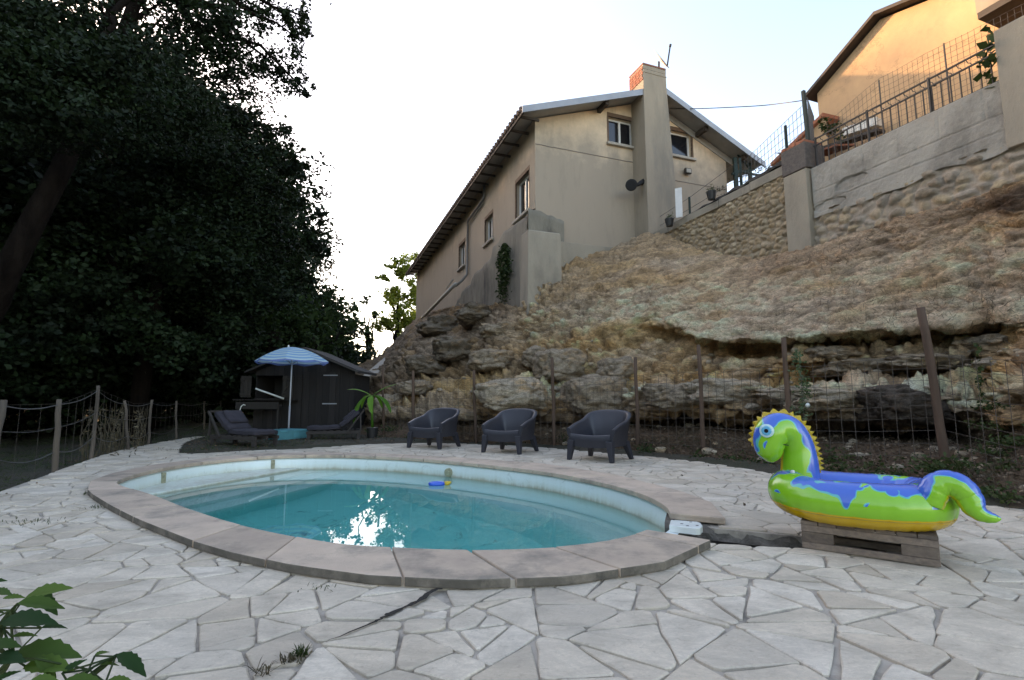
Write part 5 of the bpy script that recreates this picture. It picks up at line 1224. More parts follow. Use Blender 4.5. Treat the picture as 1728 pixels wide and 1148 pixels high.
rings.append([p + Vector((0, 0, -.036 + .02 * math.sin(k * math.pi / 2))) for k, p in enumerate(rings[-1])])
for i in range(NRG + 1):
    t_ = 1.0 if i == NRG else (.2 if i % 2 else .6)
    q.add(rings[i] + rings[i + 1], [(k, (k + 1) % 32, 32 + (k + 1) % 32, 32 + k) for k in range(32)], t_)
obj('canopy', q, canopymat(), um)
q = MB()
for k in range(NS):
    a_ = 2 * math.pi * (4 * k + 4 + 1.2 - 1.0 + 1 - 1) / 32 * 1.0
    a_ = 2 * math.pi * (4 * k + 1.2) / 32
    pts = [Vector((pbase.x + RAD * t * math.cos(a_), PY + RAD * t * math.sin(a_), hz - .34 * t ** 1.75 - .012)) for t in (0, .25, .5, .75, 1)]
    q.tube(pts, .006, 4); q.tube([Vector((pbase.x, PY, hz - .42)), pts[2]], .005, 4)
obj('ribs', q, M['zinc'], um); q = MB(); q.tube([top - UP * .01, top + UP * .05], [.03, .012], 8); obj('finial', q, M['lid'], um)
def lounger(name, loc, rz, label, flip=1, sc_=.9):
    t = thing(name, loc, label, 'sun lounger', 'grey cushioned loungers beside the turquoise pallet')
    f = MB(); L, Wd = 1.3, .62
    def B(x0, x1, y0, y1, z0, z1, m_=f): m_.box(loc[0] + min(x0 * flip, x1 * flip), loc[0] + max(x0 * flip, x1 * flip), loc[1] + y0, loc[1] + y1, loc[2] + z0, loc[2] + z1)
    for y in (-.31, -.02, .27): B(-.62, .68, y, y + .05, .13, .2)
    for k in range(8): B(-.6 + k * .16, -.6 + k * .16 + .1, -.31, .32, .201, .222)
    frame = obj('frame', f, M['loungerwood'], t, bevel=.004)
    for x in (-.6, .58):
        for y in (-.30, .24):
            g = MB(); B(x, x + .08, y, y + .06, 0, .13, g); obj('leg', g, M['loungerwood'], t)
    def pad(name_, P0_, P1_, wd, th, seed):
        bm = bmesh.new(); bmesh.ops.create_cube(bm, size=2); bmesh.ops.subdivide_edges(bm, edges=bm.edges, cuts=7, use_grid_fill=True)
        a, b = Vector(P0_), Vector(P1_); d = (b - a) / 2; L_ = d.length; up = Vector((-d.z, 0, d.x)).normalized(); 
        if up.z < 0: up = -up
        for v in bm.verts:
            c = v.co; ed = 1 - .35 * max(abs(c.x), abs(c.y)) ** 6; s = .02 * noise.noise(Vector((c.x * 2.2, c.y * 2.2, seed))) + (-.014 if abs(abs(c.x) - .35) < .12 and abs(c.z) > .9 else 0)
            v.co = (a + b) / 2 + d * (c.x * (1 - .03 * c.y ** 4)) + Vector((0, 1, 0)) * (c.y * wd / 2 * (1 - .04 * c.x ** 4)) + up * (c.z * th / 2 * ed + s)
            v.co.x *= flip
        me = bpy.data.meshes.new(name_); bm.to_mesh(me); bm.free(); me.polygons.foreach_set('use_smooth', [True] * len(me.polygons)); return link(name_, me, M['cushion'], t)
    pad('seat_cushion', (-.12, 0, .29), (.68, 0, .27), .6, .11, 1); pad('back_cushion', (-.10, 0, .31), (-.56, 0, .68), .58, .12, 2)
    pad('head_cushion', (-.20, .05, .45), (-.47, .05, .70), .46, .13, 5)
    g = MB()
    for y in (-.33, .31):
        g.bar((loc[0] - .30 * flip, loc[1] + y, loc[2] + .18), (loc[0] - .68 * flip, loc[1] + y, loc[2] + .72), .022, .018)
        g.bar((loc[0] - .62 * flip, loc[1] + y, loc[2] + .2), (loc[0] - .60 * flip, loc[1] + y, loc[2] + .62), .018, .018)
    g.bar((loc[0] - .67 * flip, loc[1] - .33, loc[2] + .71), (loc[0] - .67 * flip, loc[1] + .33, loc[2] + .71), .02)
    obj('backrest_frame', g, M['loungerwood'], t)
    t.rotation_euler.z = rz; t.scale = (sc_, sc_, sc_); return t
lounger('sun_lounger', gnd(410, 751, .05), R(-22), 'grey cushioned wooden lounger left of the turquoise pallet, back raised at its left')
lounger('sun_lounger', gnd(566, 740, .05), R(16), 'grey cushioned wooden lounger right of the turquoise pallet, back raised at its right', -1, .88)
def pallet(t, origin, dx, dy, wx, wy, h, m, nsl, side=.17):
    def B(x0, x1, y0, y1, z0, z1):
        q = MB(); c = origin + dx * ((x0 + x1) / 2) + dy * ((y0 + y1) / 2) + UP * ((z0 + z1) / 2); q.obox(c, dx * ((x1 - x0) / 2), dy * ((y1 - y0) / 2), UP * ((z1 - z0) / 2)); return q
    s = wx / nsl
    for k in range(nsl): obj('slat', B(k * s + .002, (k + 1) * s - .003, 0, wy, h - .022, h - .0), m, t, bevel=.003)
    for y0, y1 in ((.002, .025), (wy / 2 - .03, wy / 2 + .03), (wy - .025, wy - .002)):
        obj('rail', B(.003, wx - .003, y0, y1, h - .062, h - .0235), m, t, bevel=.003)
        obj('bottom_rail', B(.003, wx - .003, y0, y1, .004, .04), m, t, bevel=.003)
        for x0, x1 in ((.003, side), (wx - side, wx - .003)): obj('block', B(x0, x1, y0 + .001, y1 - .001, .0412, h - .0632), m, t, bevel=.003)
A_ = gnd(1353, 926); B_ = gnd(1590, 961); dx = (B_ - A_).normalized(); dy = Vector((-dx.y, dx.x, 0))
pt = thing('wooden_pallet', A_ + dx * .33 + dy * .25, 'weathered grey brown wooden pallet under the inflatable', 'pallet')
PH = .165; pallet(pt, A_ + UP * .003, dx, dy, (B_ - A_).length, .5, PH, M['pallet'], 7)
A2 = gnd(462, 744, .04); B2 = gnd(527, 739, .04); dx2 = (B2 - A2).normalized(); dy2 = Vector((-dx2.y, dx2.x, 0))
p2 = thing('painted_pallet', A2 + dx2 * .4 + dy2 * .3, 'turquoise painted pallet used as a low table at the foot of the parasol', 'pallet')
pallet(p2, A2, dx2, dy2, (B2 - A2).length, .75, .2, M['turq'], 6, (B2 - A2).length / 2 - .001)
# ================================================================ armchairs
def armchair():
    t = thing('armchair', (0, 0, 0), 'dark grey resin tub armchair, leftmost of the three beside the pool', 'armchair', 'armchairs in a row beside the pool')
    # path of the tub wall seen from above, front left -> back -> front right
    base = [(-.36, -.33), (-.355, -.12), (-.345, .12), (-.30, .285), (-.15, .325), (0, .33), (.15, .325), (.30, .285), (.345, .12), (.355, -.12), (.36, -.33)]
    hts = [.475, .545, .605, .715, .75, .752, .75, .715, .605, .545, .475]
    P = smoothcurve([(x, y, h) for (x, y), h in zip(base, hts)], 5)
    rows = []; cx = Vector((0, -.1, 0)); n_ = len(P)
    for i, p in enumerate(P):
        d = (P[min(i + 1, n_ - 1)] - P[max(i - 1, 0)]); d.z = 0; d.normalize(); o = Vector((-d.y, d.x, 0)); o = o if o.dot(Vector((p.x, p.y + .1, 0))) > 0 else -o
        h = p.z; fl = .05 * (h - .25) / .5; b = Vector((p.x, p.y, 0)); t_ = i / (n_ - 1); zb = .215
        rows.append([b * 1.0 + UP * zb, b + o * (.012) + UP * .34, b + o * (.02 + fl * .6) + UP * (h - .09), b + o * (.03 + fl) + UP * (h - .02), b + o * (.015 + fl) + UP * h, b + o * (-.02 + fl) + UP * (h - .002), b + o * (-.035 + fl * .8) + UP * (h - .03), b - o * .05 + UP * .36, b - o * .055 + UP * .29, b - o * .05 + UP * zb])
    s = MB(); s.grid(rows, wrap=True); s.add(rows[0], [tuple(range(10))]); s.add(rows[-1], [tuple(reversed(range(10)))])
    obj('tub_shell', s, M['chair'], t, smooth=True).modifiers.new('edge', 'EDGE_SPLIT').split_angle = R(62)
    st = MB(); rows = []
    for i in range(11):
        x = -.335 + .67 * i / 10; k = abs(x) / .335; rows.append([Vector((x, y, z - .022 * (1 - k * k))) for y, z in ((-.335, .215), (-.345, .31), (-.35, .385), (-.335, .402), (-.28, .395), (-.1, .375), (.1, .355), (.27, .345), (.29, .33))])
    st.grid(rows); obj('seat', st, M['chair'], t, smooth=True)
    us_ = MB(); us_.box(-.31, .31, -.3, .27, .235, .29); obj('seat_underside', us_, M['chair'], t)
    for sx in (-1, 1):
        for sy in (-1, 1):
            l = MB(); zt = .30 if sy < 0 else .28; cxx, cyy = sx * (.345 if sy < 0 else .315), (-.30 if sy < 0 else .24); bx, by = sx * .372, (-.335 if sy < 0 else .32)
            w0, w1 = .075, .042; z0 = 0; V = []
            for (X, Y_, w_, z) in ((bx, by, w1, 0), (cxx, cyy, w0, zt)): V += [(X - w_, Y_ - w_, z), (X + w_ * (.35 if sx > 0 else 1), Y_ - w_, z), (X + w_ * (.35 if sx > 0 else 1), Y_ + w_ * .6, z), (X - w_ * (1 if sx > 0 else .35), Y_ + w_ * .6, z)]
            if sx < 0:
                V[0] = (V[0][0] + w1 * .65, V[0][1], 0); V[4] = (V[4][0] + w0 * .65, V[4][1], zt)
            l.add(V, [(3, 2, 1, 0), (4, 5, 6, 7), (0, 1, 5, 4), (1, 2, 6, 5), (2, 3, 7, 6), (3, 0, 4, 7)]); obj('leg', l, M['chair'], t, bevel=.008)
    return t
ac = armchair(); ac.location = (-1.50, 10.1, .003); ac.rotation_euler.z = R(-27)
c2 = copy_tree(ac); c2.location = (-.02, 9.2, .003); c2.rotation_euler.z = R(-29); c2['label'] = 'dark grey resin tub armchair, middle one of the three beside the pool'
c3 = copy_tree(ac); c3.location = (1.37, 8.03, .003); c3.rotation_euler.z = R(-38); c3['label'] = 'dark grey resin tub armchair, rightmost of the three and nearest the inflatable'
# ================================================================ inflatable sea monster
def floatmat():
    m, n, l, b = newmat('printed_float_vinyl'); a = n.new('ShaderNodeAttribute'); a.attribute_name = 'zone'; sp = n.new('ShaderNodeSeparateXYZ'); l.new(a.outputs['Vector'], sp.inputs[0])
    t = noise_tex(n, l, 6.5, 1, .5, None, .5); nn = math_(n, l, 'SUBTRACT', t.outputs[0], .5)
    back = math_(n, l, 'ADD', sp.outputs[0], math_(n, l, 'MULTIPLY', nn, 2.6))
    tc = n.new('ShaderNodeTexCoord'); vo = n.new('ShaderNodeTexVoronoi'); vo.inputs['Scale'].default_value = 7.5; l.new(tc.outputs['Object'], vo.inputs['Vector'])
    spot = math_(n, l, "SUBTRACT", .34, vo.outputs['Distance']); t6 = noise_tex(n, l, 3, 2, .5); gate = math_(n, l, 'GREATER_THAN', t6.outputs[0], .42)
    sB = math_(n, l, 'MULTIPLY', math_(n, l, 'MULTIPLY', spot, 2.2), gate)
    low = math_(n, l, 'GREATER_THAN', sp.outputs[0], -.1); sB = math_(n, l, 'MULTIPLY', sB, low)
    v = math_(n, l, 'MAXIMUM', math_(n, l, 'SUBTRACT', back, .5), math_(n, l, 'SUBTRACT', sB, .18))
    green, cyan, blue = (.20, .50, .022), (.06, .42, .42), (.035, .13, .52)
    r1 = ramp(n, l, math_(n, l, 'ADD', v, .5), [(.46, green), (.49, cyan), (.56, cyan), (.59, blue)])
    yel = ramp(n, l, math_(n, l, 'ADD', sp.outputs[1], .5), [(.49, (1, 1, 1)), (.51, (0, 0, 0))])
    col = mix(n, l, yel.outputs[0], r1.outputs[0], (.64, .40, .012))
    l.new(col, b.inputs['Base Color']); b.inputs['Roughness'].default_value = .26; b.inputs['Specular IOR Level'].default_value = .5; b.inputs['Coat Weight'].default_value = .5; b.inputs['Coat Roughness'].default_value = .12
    t3 = noise_tex(n, l, 22, 3, .6, (1, 1, .2)); bump(n, l, b, t3.outputs[0], .12, .01); return m
FM = floatmat(); fl_o = A_ + dx * .285 + dy * .25
ft = thing('inflatable_ring', fl_o + UP * PH, 'green blue and yellow inflatable sea monster ring resting on the pallet', 'inflatable')
def sweep(name, pts, rad, zonef, parent, n=28, closed=False, side=None, depth=1.0, mod=None, m=None):
    """tube with a zone vector per vertex: zonef(i, t, c, s) with c = cos, s = sin of the angle about the path"""
    pts = [Vector(p) for p in pts]; N_ = len(pts); V = []; Z = []
    for i in range(N_):
        a = pts[(i - 1) % N_] if (closed or i > 0) else pts[i]; b = pts[(i + 1) % N_] if (closed or i < N_ - 1) else pts[i]
        d = (b - a).normalized(); sd = side if side is not None else d.cross(UP).normalized(); sd = (sd - d * sd.dot(d)).normalized(); up = sd.cross(d)
        for k in range(n):
            th = 2 * math.pi * k / n; c, s_ = math.cos(th), math.sin(th); r_ = rad[i] * (mod(i, th) if mod else 1)
            V.append(pts[i] + sd * (c * r_ * depth) + up * (s_ * r_)); Z.append(zonef(i, i / (N_ - 1), c, s_))
    F_ = []
    for i in range(N_ if closed else N_ - 1):
        for k in range(n): F_.append((i * n + k, i * n + (k + 1) % n, ((i + 1) % N_) * n + (k + 1) % n, ((i + 1) % N_) * n + k))
    if not closed: F_ += [tuple(reversed(range(n))), tuple(range((N_ - 1) * n, N_ * n))]
    mb = MB(); mb.add(V, F_); o = obj(name, mb, m or FM, parent, smooth=True)
    at_ = o.data.attributes.new('zone', 'FLOAT_VECTOR', 'POINT'); at_.data.foreach_set('vector', np.array([(z[0], z[1], 0) for z in Z], dtype=np.float32).ravel()); return o
rt = .130; hl, hw = .362, .235; NP = 120; rp = []
for i in range(NP):
    a_ = 2 * math.pi * i / NP; c, s_ = math.cos(a_), math.sin(a_); ex = .78
    lx = math.copysign(abs(c) ** ex, c) * hl; ly = math.copysign(abs(s_) ** ex, s_) * hw
    rp.append(fl_o + dx * lx + dy * ly + UP * (PH + rt - .004 + .035 * max(0, -c) ** 2 + .01 * c))
ctr = sum(rp, Vector()) / NP
def ringzone(i, t, c, s_):
    p = rp[i]; d = (rp[(i + 1) % NP] - rp[i - 1]).normalized(); sd = d.cross(UP).normalized(); out = 1 if sd.dot(p - ctr) > 0 else -1
    o = c * out; u_ = sd.cross(d).z * s_
    return (max(u_ * .9 - .20, -o * 1.2 + .35), u_ * .9 + .35 + (.3 if o < -.5 else 0))
sweep('ring_tube', rp, [rt] * NP, ringzone, ft, 32, True, mod=lambda i, th: 1 - .02 * max(0, math.cos(i * 2 * math.pi * 20 / NP)) ** 6 * (1 + math.cos(th * 2 + 1)) - .006 * math.sin(i * 1.9 + th * 3))
sm_, vl = MB(), MB(); sp_ = []
for i in range(NP):
    d_ = (rp[(i + 1) % NP] - rp[i - 1]).normalized(); s_ = d_.cross(UP).normalized(); s_ = s_ if s_.dot(rp[i] - ctr) > 0 else -s_; sp_.append(rp[i] + (s_ * math.cos(-.5) + UP * math.sin(-.5)) * rt * .992)
sm_.tube(sp_, .0028, 5, closed=True); obj('weld_seam', sm_, flat('seam_vinyl', (.42, .27, .02), .3), ft, smooth=True)
v0 = rp[70] + UP * rt * .97; vl.tube([v0, v0 + UP * .018, v0 + UP * .02], [.014, .011, .004], 12); obj('valve', vl, flat('clear_valve', (.6, .62, .6), .2), ft, smooth=True)
nk = [(1352, 822, 30), (1350, 800, 29), (1349, 778, 27.5), (1347, 758, 25), (1341, 741, 24), (1330, 728, 25), (1315, 723, 26), (1304, 730, 27), (1298, 744, 25), (1299, 758, 22.5), (1302, 769, 17), (1304, 777, 9), (1305, 780, 2)]
NY = 3.50; npts = smoothcurve([at(x, y, NY) for x, y, _ in nk], 5); nr = [p.x * NY / F for p in smoothcurve([(r_, 0, 0) for _, _, r_ in nk], 5)]
sdN = -dy; sdN = Vector((-.45, -.9, 0)).normalized()
def neckzone(i, t, c, s_):
    # s_>0 is the back of the neck (away from the throat)
    if t < .52: return (-BS * s_ * 1.0 + .22, BS * s_ * -1 + .88 if t < .40 else 1)
    return (-BS * s_ * .8 + .25 - max(0, t - .55) * 3.3, 1)
_d = (npts[1] - npts[0]).normalized(); _sd = (sdN - _d * sdN.dot(_d)).normalized(); BS = -1 if (_sd.cross(_d)).x > 0 else 1
nko = sweep('neck_and_head', npts, nr, neckzone, ft, 28, side=sdN, depth=.86)
# eyes
for sgn in (1, -1):
    ec = at(1294, 726, NY) + sdN * sgn * .082 * 1.0
    for r_, c_, o_, nm in ((.044, (.50, .72, .72), .0, 'eye'), (.031, (.10, .42, .62), .005, 'iris'), (.014, (.01, .01, .012), .008, 'pupil')):
        q = MB(); nE = (sdN * sgn + Vector((-.25, 0, 0)) * 1.0).normalized(); q.tube([ec + nE * (o_ - .01), ec + nE * (o_ + .008), ec + nE * (o_ + .012)], [r_, r_, r_ * .8], 24)
        eo = obj(nm, q, flat('eye_' + nm, c_, .2), ft if nm == 'eye' else par, smooth=False); par = eo if nm == 'eye' else par
# crest frill
nm_ = len(npts); ridge = []
for i in range(6, nm_ - 17):
    d = (npts[i + 1] - npts[i - 1]).normalized(); sd = (sdN - d * sdN.dot(d)).normalized(); up = sd.cross(d) * (-BS); ridge.append((npts[i] + up * nr[i] * .97, up, d, sd))
cr = MB(); rws = []
for k in range(len(ridge) * 4 - 3):
    t = k / 4; i_ = min(int(t), len(ridge) - 2); f_ = t - i_; p, u_, d_, s_ = (ridge[i_][q_].lerp(ridge[i_ + 1][q_], f_) for q_ in range(4))
    ph = k * .45; h_ = (.010 + .026 * abs(((ph / math.pi) % 1) * 2 - 1)) * min(1, .3 + k / 12) * min(1, .3 + (len(ridge) * 4 - 3 - k) / 12); wv = .010 * math.sin(ph)
    rws.append([p - u_ * .012 - s_ * .014, p + u_ * .004 - s_ * .011, p + u_ * h_ * .6 + s_ * (wv * .7 - .008), p + u_ * h_ + s_ * wv, p + u_ * h_ * .6 + s_ * (wv * .7 + .008), p + u_ * .004 + s_ * .011, p - u_ * .012 + s_ * .014])
cr.grid(rws)
obj('crest', cr, flat('yellow_vinyl', (.50, .34, .015), .3), ft, smooth=True)
# mouth seam
q = MB(); q.tube([at(x, y, NY) + sdN * (nr[50] * .86 + .006) for x, y in ((1302, 744), (1303, 755))] + [at(1303, 768, NY) + sdN * .055, at(1304, 778, NY) + sdN * .02], .003, 5); obj('seam', q, M['dark'], nko)
q = MB(); q.tube([at(1304, 744, NY) + sdN * .088, at(1316, 748, NY) + sdN * .080, at(1330, 750, NY) + sdN * .088], .003, 5); obj('seam', q, M['dark'], nko)
tk = [(1566, 850, 22, 2.92), (1572, 836, 22, 2.91), (1580, 822, 21.5, 2.90), (1598, 816, 22, 2.88), (1619, 823, 21.5, 2.85), (1634, 839, 19.5, 2.83), (1643, 856, 17, 2.81), (1654, 867, 13, 2.79), (1669, 873, 9.5, 2.77), (1681, 875, 6.5, 2.76), (1689, 875, 2, 2.75)]
tp_ = smoothcurve([at(x, y, Y) for x, y, _, Y in tk], 6); tr_ = [p.x * 2.85 / F for p in smoothcurve([(r_, 0, 0) for _, _, r_, _ in tk], 6)]
_d = (tp_[1] - tp_[0]).normalized(); sdT = -dy; 
def tailzone(i, t, c, s_):
    return (-TS * s_ * 1.1 + .1, 1 + 0 * s_ if -TS * s_ > -.72 else 0 if t < .75 else 1)
_sd = (sdT - _d * sdT.dot(_d)).normalized(); TS = 1 if (_sd.cross(_d)).x > 0 else -1
sweep('tail', tp_, tr_, tailzone, ft, 28, side=sdT, depth=.9, mod=lambda i, th: 1 - .05 * (math.cos(i * 1.25) > .55) * (.5 + .5 * abs(math.sin(th))))
# floating toy
tv = thing('pool_toy', gnd(737, 818, -.17), 'small blue and yellow toy floating at the far pool wall', 'toy')
g_ = gnd(737, 818, -.165); q = MB(); q.tube([g_ + Vector((.085 * math.cos(a_), .06 * math.sin(a_), .01)) for a_ in np.linspace(0, 2 * math.pi, 17)[:-1]], .024, 8, closed=True); obj('float', q, flat('toy_blue', (.02, .12, .62), .3), tv, smooth=True)
q = MB(); g2 = g_ + Vector((.13, .01, .01)); q.tube([g2 - Vector((.05, 0, 0)), g2, g2 + Vector((.05, 0, .02))], [.02, .035, .012], 10); obj('nozzle', q, flat('toy_yellow', (.62, .40, .02), .3), tv, smooth=True)
# ================================================================ banana plant
bl_ = at(628, 733, 12.1); bl_.z = .02; bp = thing('banana_plant', bl_, 'young banana plant with arching bright leaves in a black pot', 'plant')
q = MB(); q.tube([bl_, bl_ + UP * .25, bl_ + UP * .26, bl_ + UP * .25], [.11, .135, .14, .12], 18); obj('pot', q, M['pot'], bp, smooth=False)
q = MB(); crown_ = at(628, 668, 12.1); q.tube([bl_ + UP * .2, bl_.lerp(crown_, .5), crown_], [.035, .03, .02], 8); obj('stem', q, M['leaf_banana'], bp, smooth=True)
def blade(base, tip, mid, wd, mb, fold=.25):
    base, tip, mid = Vector(base), Vector(tip), Vector(mid); rows = []; N_ = 12
    for i in range(N_ + 1):
        t = i / N_; p = base * (1 - t) ** 2 + mid * 2 * t * (1 - t) + tip * t * t; d = ((mid - base) * (1 - t) + (tip - mid) * t).normalized()
        s = d.cross(UP); s = s.normalized() if s.length > .05 else Vector((1, 0, 0)); n_ = s.cross(d); w_ = wd * (math.sin(math.pi * min(1, t * .97 + .03)) ** .55) * (1 if i % 3 else .93)
        rows.append([p + s * w_ + n_ * (w_ * fold), p + s * w_ * .5 + n_ * (w_ * fold * .6), p, p - s * w_ * .5 + n_ * (w_ * fold * .6), p - s * w_ + n_ * (w_ * fold)])
    mb.grid(rows)
c = crown_
for tx, ty, mx, my, w_, Yt in ((585, 658, 606, 652, .075, 12.0), (671, 648, 645, 652, .075, 12.2), (660, 698, 652, 662, .08, 11.8), (596, 716, 600, 664, .085, 11.8), (628, 700, 622, 668, .07, 11.7), (610, 690, 612, 660, .05, 12.5), (645, 690, 642, 664, .05, 12.5)):
    q = MB(); blade(c, at(tx, ty, Yt), at(mx, my, (Yt + 12.1) / 2), w_, q, -.3); obj('leaf', q, M['leaf_banana'], bp, smooth=True)
# ================================================================ foreground shrub
fs = thing('leafy_shrub', Vector((-1.15, .95, 0)), 'fresh green leafy shrub poking into the lower left corner', 'shrub')
LV = [((70, 1060), (118, 1052), 1.02), ((20, 1075), (66, 1066), .97), ((60, 1112), (100, 1140), .96), ((-30, 985), (8, 975), 1.06), ((38, 1014), (110, 979), 1.05), ((30, 1018), (112, 1016), 1.0), ((3, 1050), (88, 1037), .98), ((-20, 1088), (31, 1083), .95), ((24, 1104), (126, 1090), 1.0), ((-10, 1112), (34, 1106), .95), ((42, 1124), (115, 1116), .98),
      ((105, 1136), (142, 1110), .97), ((160, 1107), (188, 1094), 1.05), ((163, 1122), (203, 1116), 1.02), ((198, 1104), (248, 1130), 1.04), ((108, 1150), (176, 1142), .95), ((50, 1150), (95, 1142), .92), ((178, 1152), (222, 1144), .97),
      ((-15, 1000), (16, 996), 1.05), ((5, 1010), (40, 1003), 1.1), ((-25, 1030), (12, 1030), .98), ((-10, 1150), (32, 1128), .93), ((20, 1190), (80, 1175), .9), ((120, 1185), (170, 1170), .93), ((-40, 1060), (-5, 1070), .95), ((60, 1000), (95, 1030), 1.08), ((-30, 1160), (25, 1158), .95), ((190, 1110), (215, 1100), 1.05)]
root = Vector((-1.1, .98, 0)); sb = MB(); rs = random.Random(2)
for (b_, t_, Y) in LV:
    B = at(*b_, Y); T = at(*t_, Y + rs.uniform(-.04, .04)); d = (T - B); L = d.length; d = d / L; s = d.cross(Vector((rs.gauss(0, .3), -.5, 1))).normalized(); nn_ = s.cross(d); q = MB(); N_ = 12; rows = []
    for i in range(N_ + 1):
        t = i / N_; w_ = L * .20 * (math.sin(math.pi * t ** .8) ** .9) * (1 + .10 * (1 if i % 2 else -1)) ; w_ = max(w_, .0008); p = B + d * (L * t) - nn_ * (L * .25 * t * t)
        rows.append([p + s * w_ + nn_ * (w_ * .35), p + s * w_ * .5 + nn_ * (w_ * .25), p, p - s * w_ * .5 + nn_ * (w_ * .25), p - s * w_ + nn_ * (w_ * .35)])
    q.grid(rows, ); q.t = [rs.random()] * len(q.f); obj('leaf', q, M['leaf_near'], fs, smooth=True)
for hub, Y in (((18, 1030), 1.0), ((20, 1110), .97), ((150, 1130), 1.0), ((120, 1160), .95), ((5, 1060), 1.0), ((195, 1108), 1.04)):
    h_ = at(*hub, Y); sb.tube(smoothcurve([root + Vector((rs.gauss(0, .03), 0, 0)), root.lerp(h_, .55) + Vector((0, 0, .05)), h_], 5), [.006] * 10 + [.003], 6)
    for (b_, t_, Y2) in LV:
        B = at(*b_, Y2)
        if (B - h_).length < .085: sb.tube([h_, B], .0018, 4)
obj('stems', sb, M['leaf_weed'], fs)
# ================================================================ trees
def tree(name, blobs, trunk, m, L, W_, dens, label, grp, seed, area_=18., limbs=6, base=None, fill=.55, clump=.17, cat='tree'):
    rng = np.random.default_rng(seed); C, T = blobleaves(blobs, dens, rng, area_, fill, clump)
    C = C[C[:, 2] > -.1]; T = T[:len(C)]
    t = thing(name, base, label, cat, grp); leafmesh('crown', C, L, W_, m, t, seed=seed, tintc=T)
    if trunk:
        mb = MB()
        for pts, rad in trunk: mb.tube(pts, rad, 10)
        o = Vector(trunk[0][0][-1]) if limbs else None; rs_ = random.Random(seed)
        for bl__ in blobs[:limbs]:
            p, r_ = limb(o.lerp(Vector(trunk[0][0][-2]), rs_.random()), at(bl__[0], bl__[1], bl__[2]), trunk[0][1][-1] * .8, .015, 7, .12, seed + int(bl__[0])); mb.tube(p, r_, 6)
            for _ in range(4):
                k = rs_.randint(3, 7); e = p[k] + Vector((rs_.gauss(0, .5), rs_.gauss(0, .5), rs_.gauss(.2, .5))) * (bl__[3] * bl__[2] / F * .9); pp_, r2 = limb(p[k], e, r_[k] * .5, .008, 5, .15, _ + seed); mb.tube(pp_, r2, 5)
        obj('trunk', mb, M['bark'], t, smooth=True)
    return t
GD = 'dark trees massed on the left'
# leaning trunk near the left edge
tA = smoothcurve([(-9.9, 6.9, -.2), at(-60, 575, 8.0), at(12, 458, 8.0), at(62, 362, 8.1), at(104, 285, 8.3), at(150, 180, 8.6), at(200, 80, 9), at(250, -60, 9.5)], 4)
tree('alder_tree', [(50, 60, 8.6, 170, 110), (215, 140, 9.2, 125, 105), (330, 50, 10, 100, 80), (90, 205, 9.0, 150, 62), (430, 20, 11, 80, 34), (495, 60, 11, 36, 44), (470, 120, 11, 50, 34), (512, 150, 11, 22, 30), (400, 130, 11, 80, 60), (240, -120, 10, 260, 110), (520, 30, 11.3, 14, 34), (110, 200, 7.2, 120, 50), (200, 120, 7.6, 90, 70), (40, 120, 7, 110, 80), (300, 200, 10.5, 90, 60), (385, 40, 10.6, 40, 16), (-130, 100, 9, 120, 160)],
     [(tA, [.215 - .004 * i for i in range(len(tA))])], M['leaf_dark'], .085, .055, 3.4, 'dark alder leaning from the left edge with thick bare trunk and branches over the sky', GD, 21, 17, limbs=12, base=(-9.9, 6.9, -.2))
tree('round_tree', [(410, 300, 15, 85, 100), (455, 390, 16, 75, 85), (462, 235, 15, 38, 40), (350, 420, 14, 110, 120), (500, 285, 15, 30, 34), (520, 395, 16, 34, 44), (300, 270, 14, 110, 90), (490, 335, 15, 22, 26), (545, 370, 16, 20, 16), (552, 425, 16.5, 18, 26), (410, 500, 15, 110, 80), (510, 465, 16, 48, 46), (400, 200, 14.5, 50, 40)],
     [([Vector((-7.6, 15.8, -.2)), Vector((-7.4, 15.7, 1.5)), Vector((-7.3, 15.6, 3))], [.22, .2, .18])], M['leaf_dark'], .125, .08, 3.6, 'tall dark green tree whose rounded right edge stands against the white sky', GD, 22, 15, limbs=0, base=(-7.6, 15.3, -.2), clump=.13)
tree('slope_tree', [(525, 520, 20, 36, 55), (480, 560, 19, 70, 60), (560, 520, 24, 20, 34), (440, 560, 18.5, 80, 70), (545, 575, 22, 38, 46), (580, 560, 25, 20, 40), (594, 535, 27, 10, 18)],
     [([Vector((-8.0, 20, -.2)), Vector((-8.0, 20, 2.2)), Vector((-7.9, 20, 3.5))], [.2, .17, .14])], M['leaf_mid'], .19, .12, 2.6, 'mid green tree behind the shed roof', GD, 23, 17, limbs=6, base=(-8, 20, -.2))
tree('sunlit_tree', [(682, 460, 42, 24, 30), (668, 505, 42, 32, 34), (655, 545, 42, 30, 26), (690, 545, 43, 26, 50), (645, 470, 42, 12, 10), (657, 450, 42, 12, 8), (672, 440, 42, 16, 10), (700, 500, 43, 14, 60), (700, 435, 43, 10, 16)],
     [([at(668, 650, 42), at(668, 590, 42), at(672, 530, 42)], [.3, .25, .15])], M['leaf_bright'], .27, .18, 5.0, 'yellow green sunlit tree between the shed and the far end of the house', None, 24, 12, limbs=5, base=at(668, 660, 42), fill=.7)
tree('hazy_tree', [(592, 545, 34, 22, 36), (618, 580, 34, 20, 36), (575, 590, 32, 36, 40), (632, 535, 36, 8, 12), (618, 505, 35, 10, 12), (640, 620, 33, 30, 34), (590, 630, 30, 30, 30)],
     [([at(622, 660, 34), at(622, 600, 34), at(620, 550, 34)], [.22, .18, .12])], M['leaf_mid'], .26, .17, 2.6, 'duller green tree just left of the yellow green one', None, 25, 12, limbs=5, base=at(622, 665, 34))
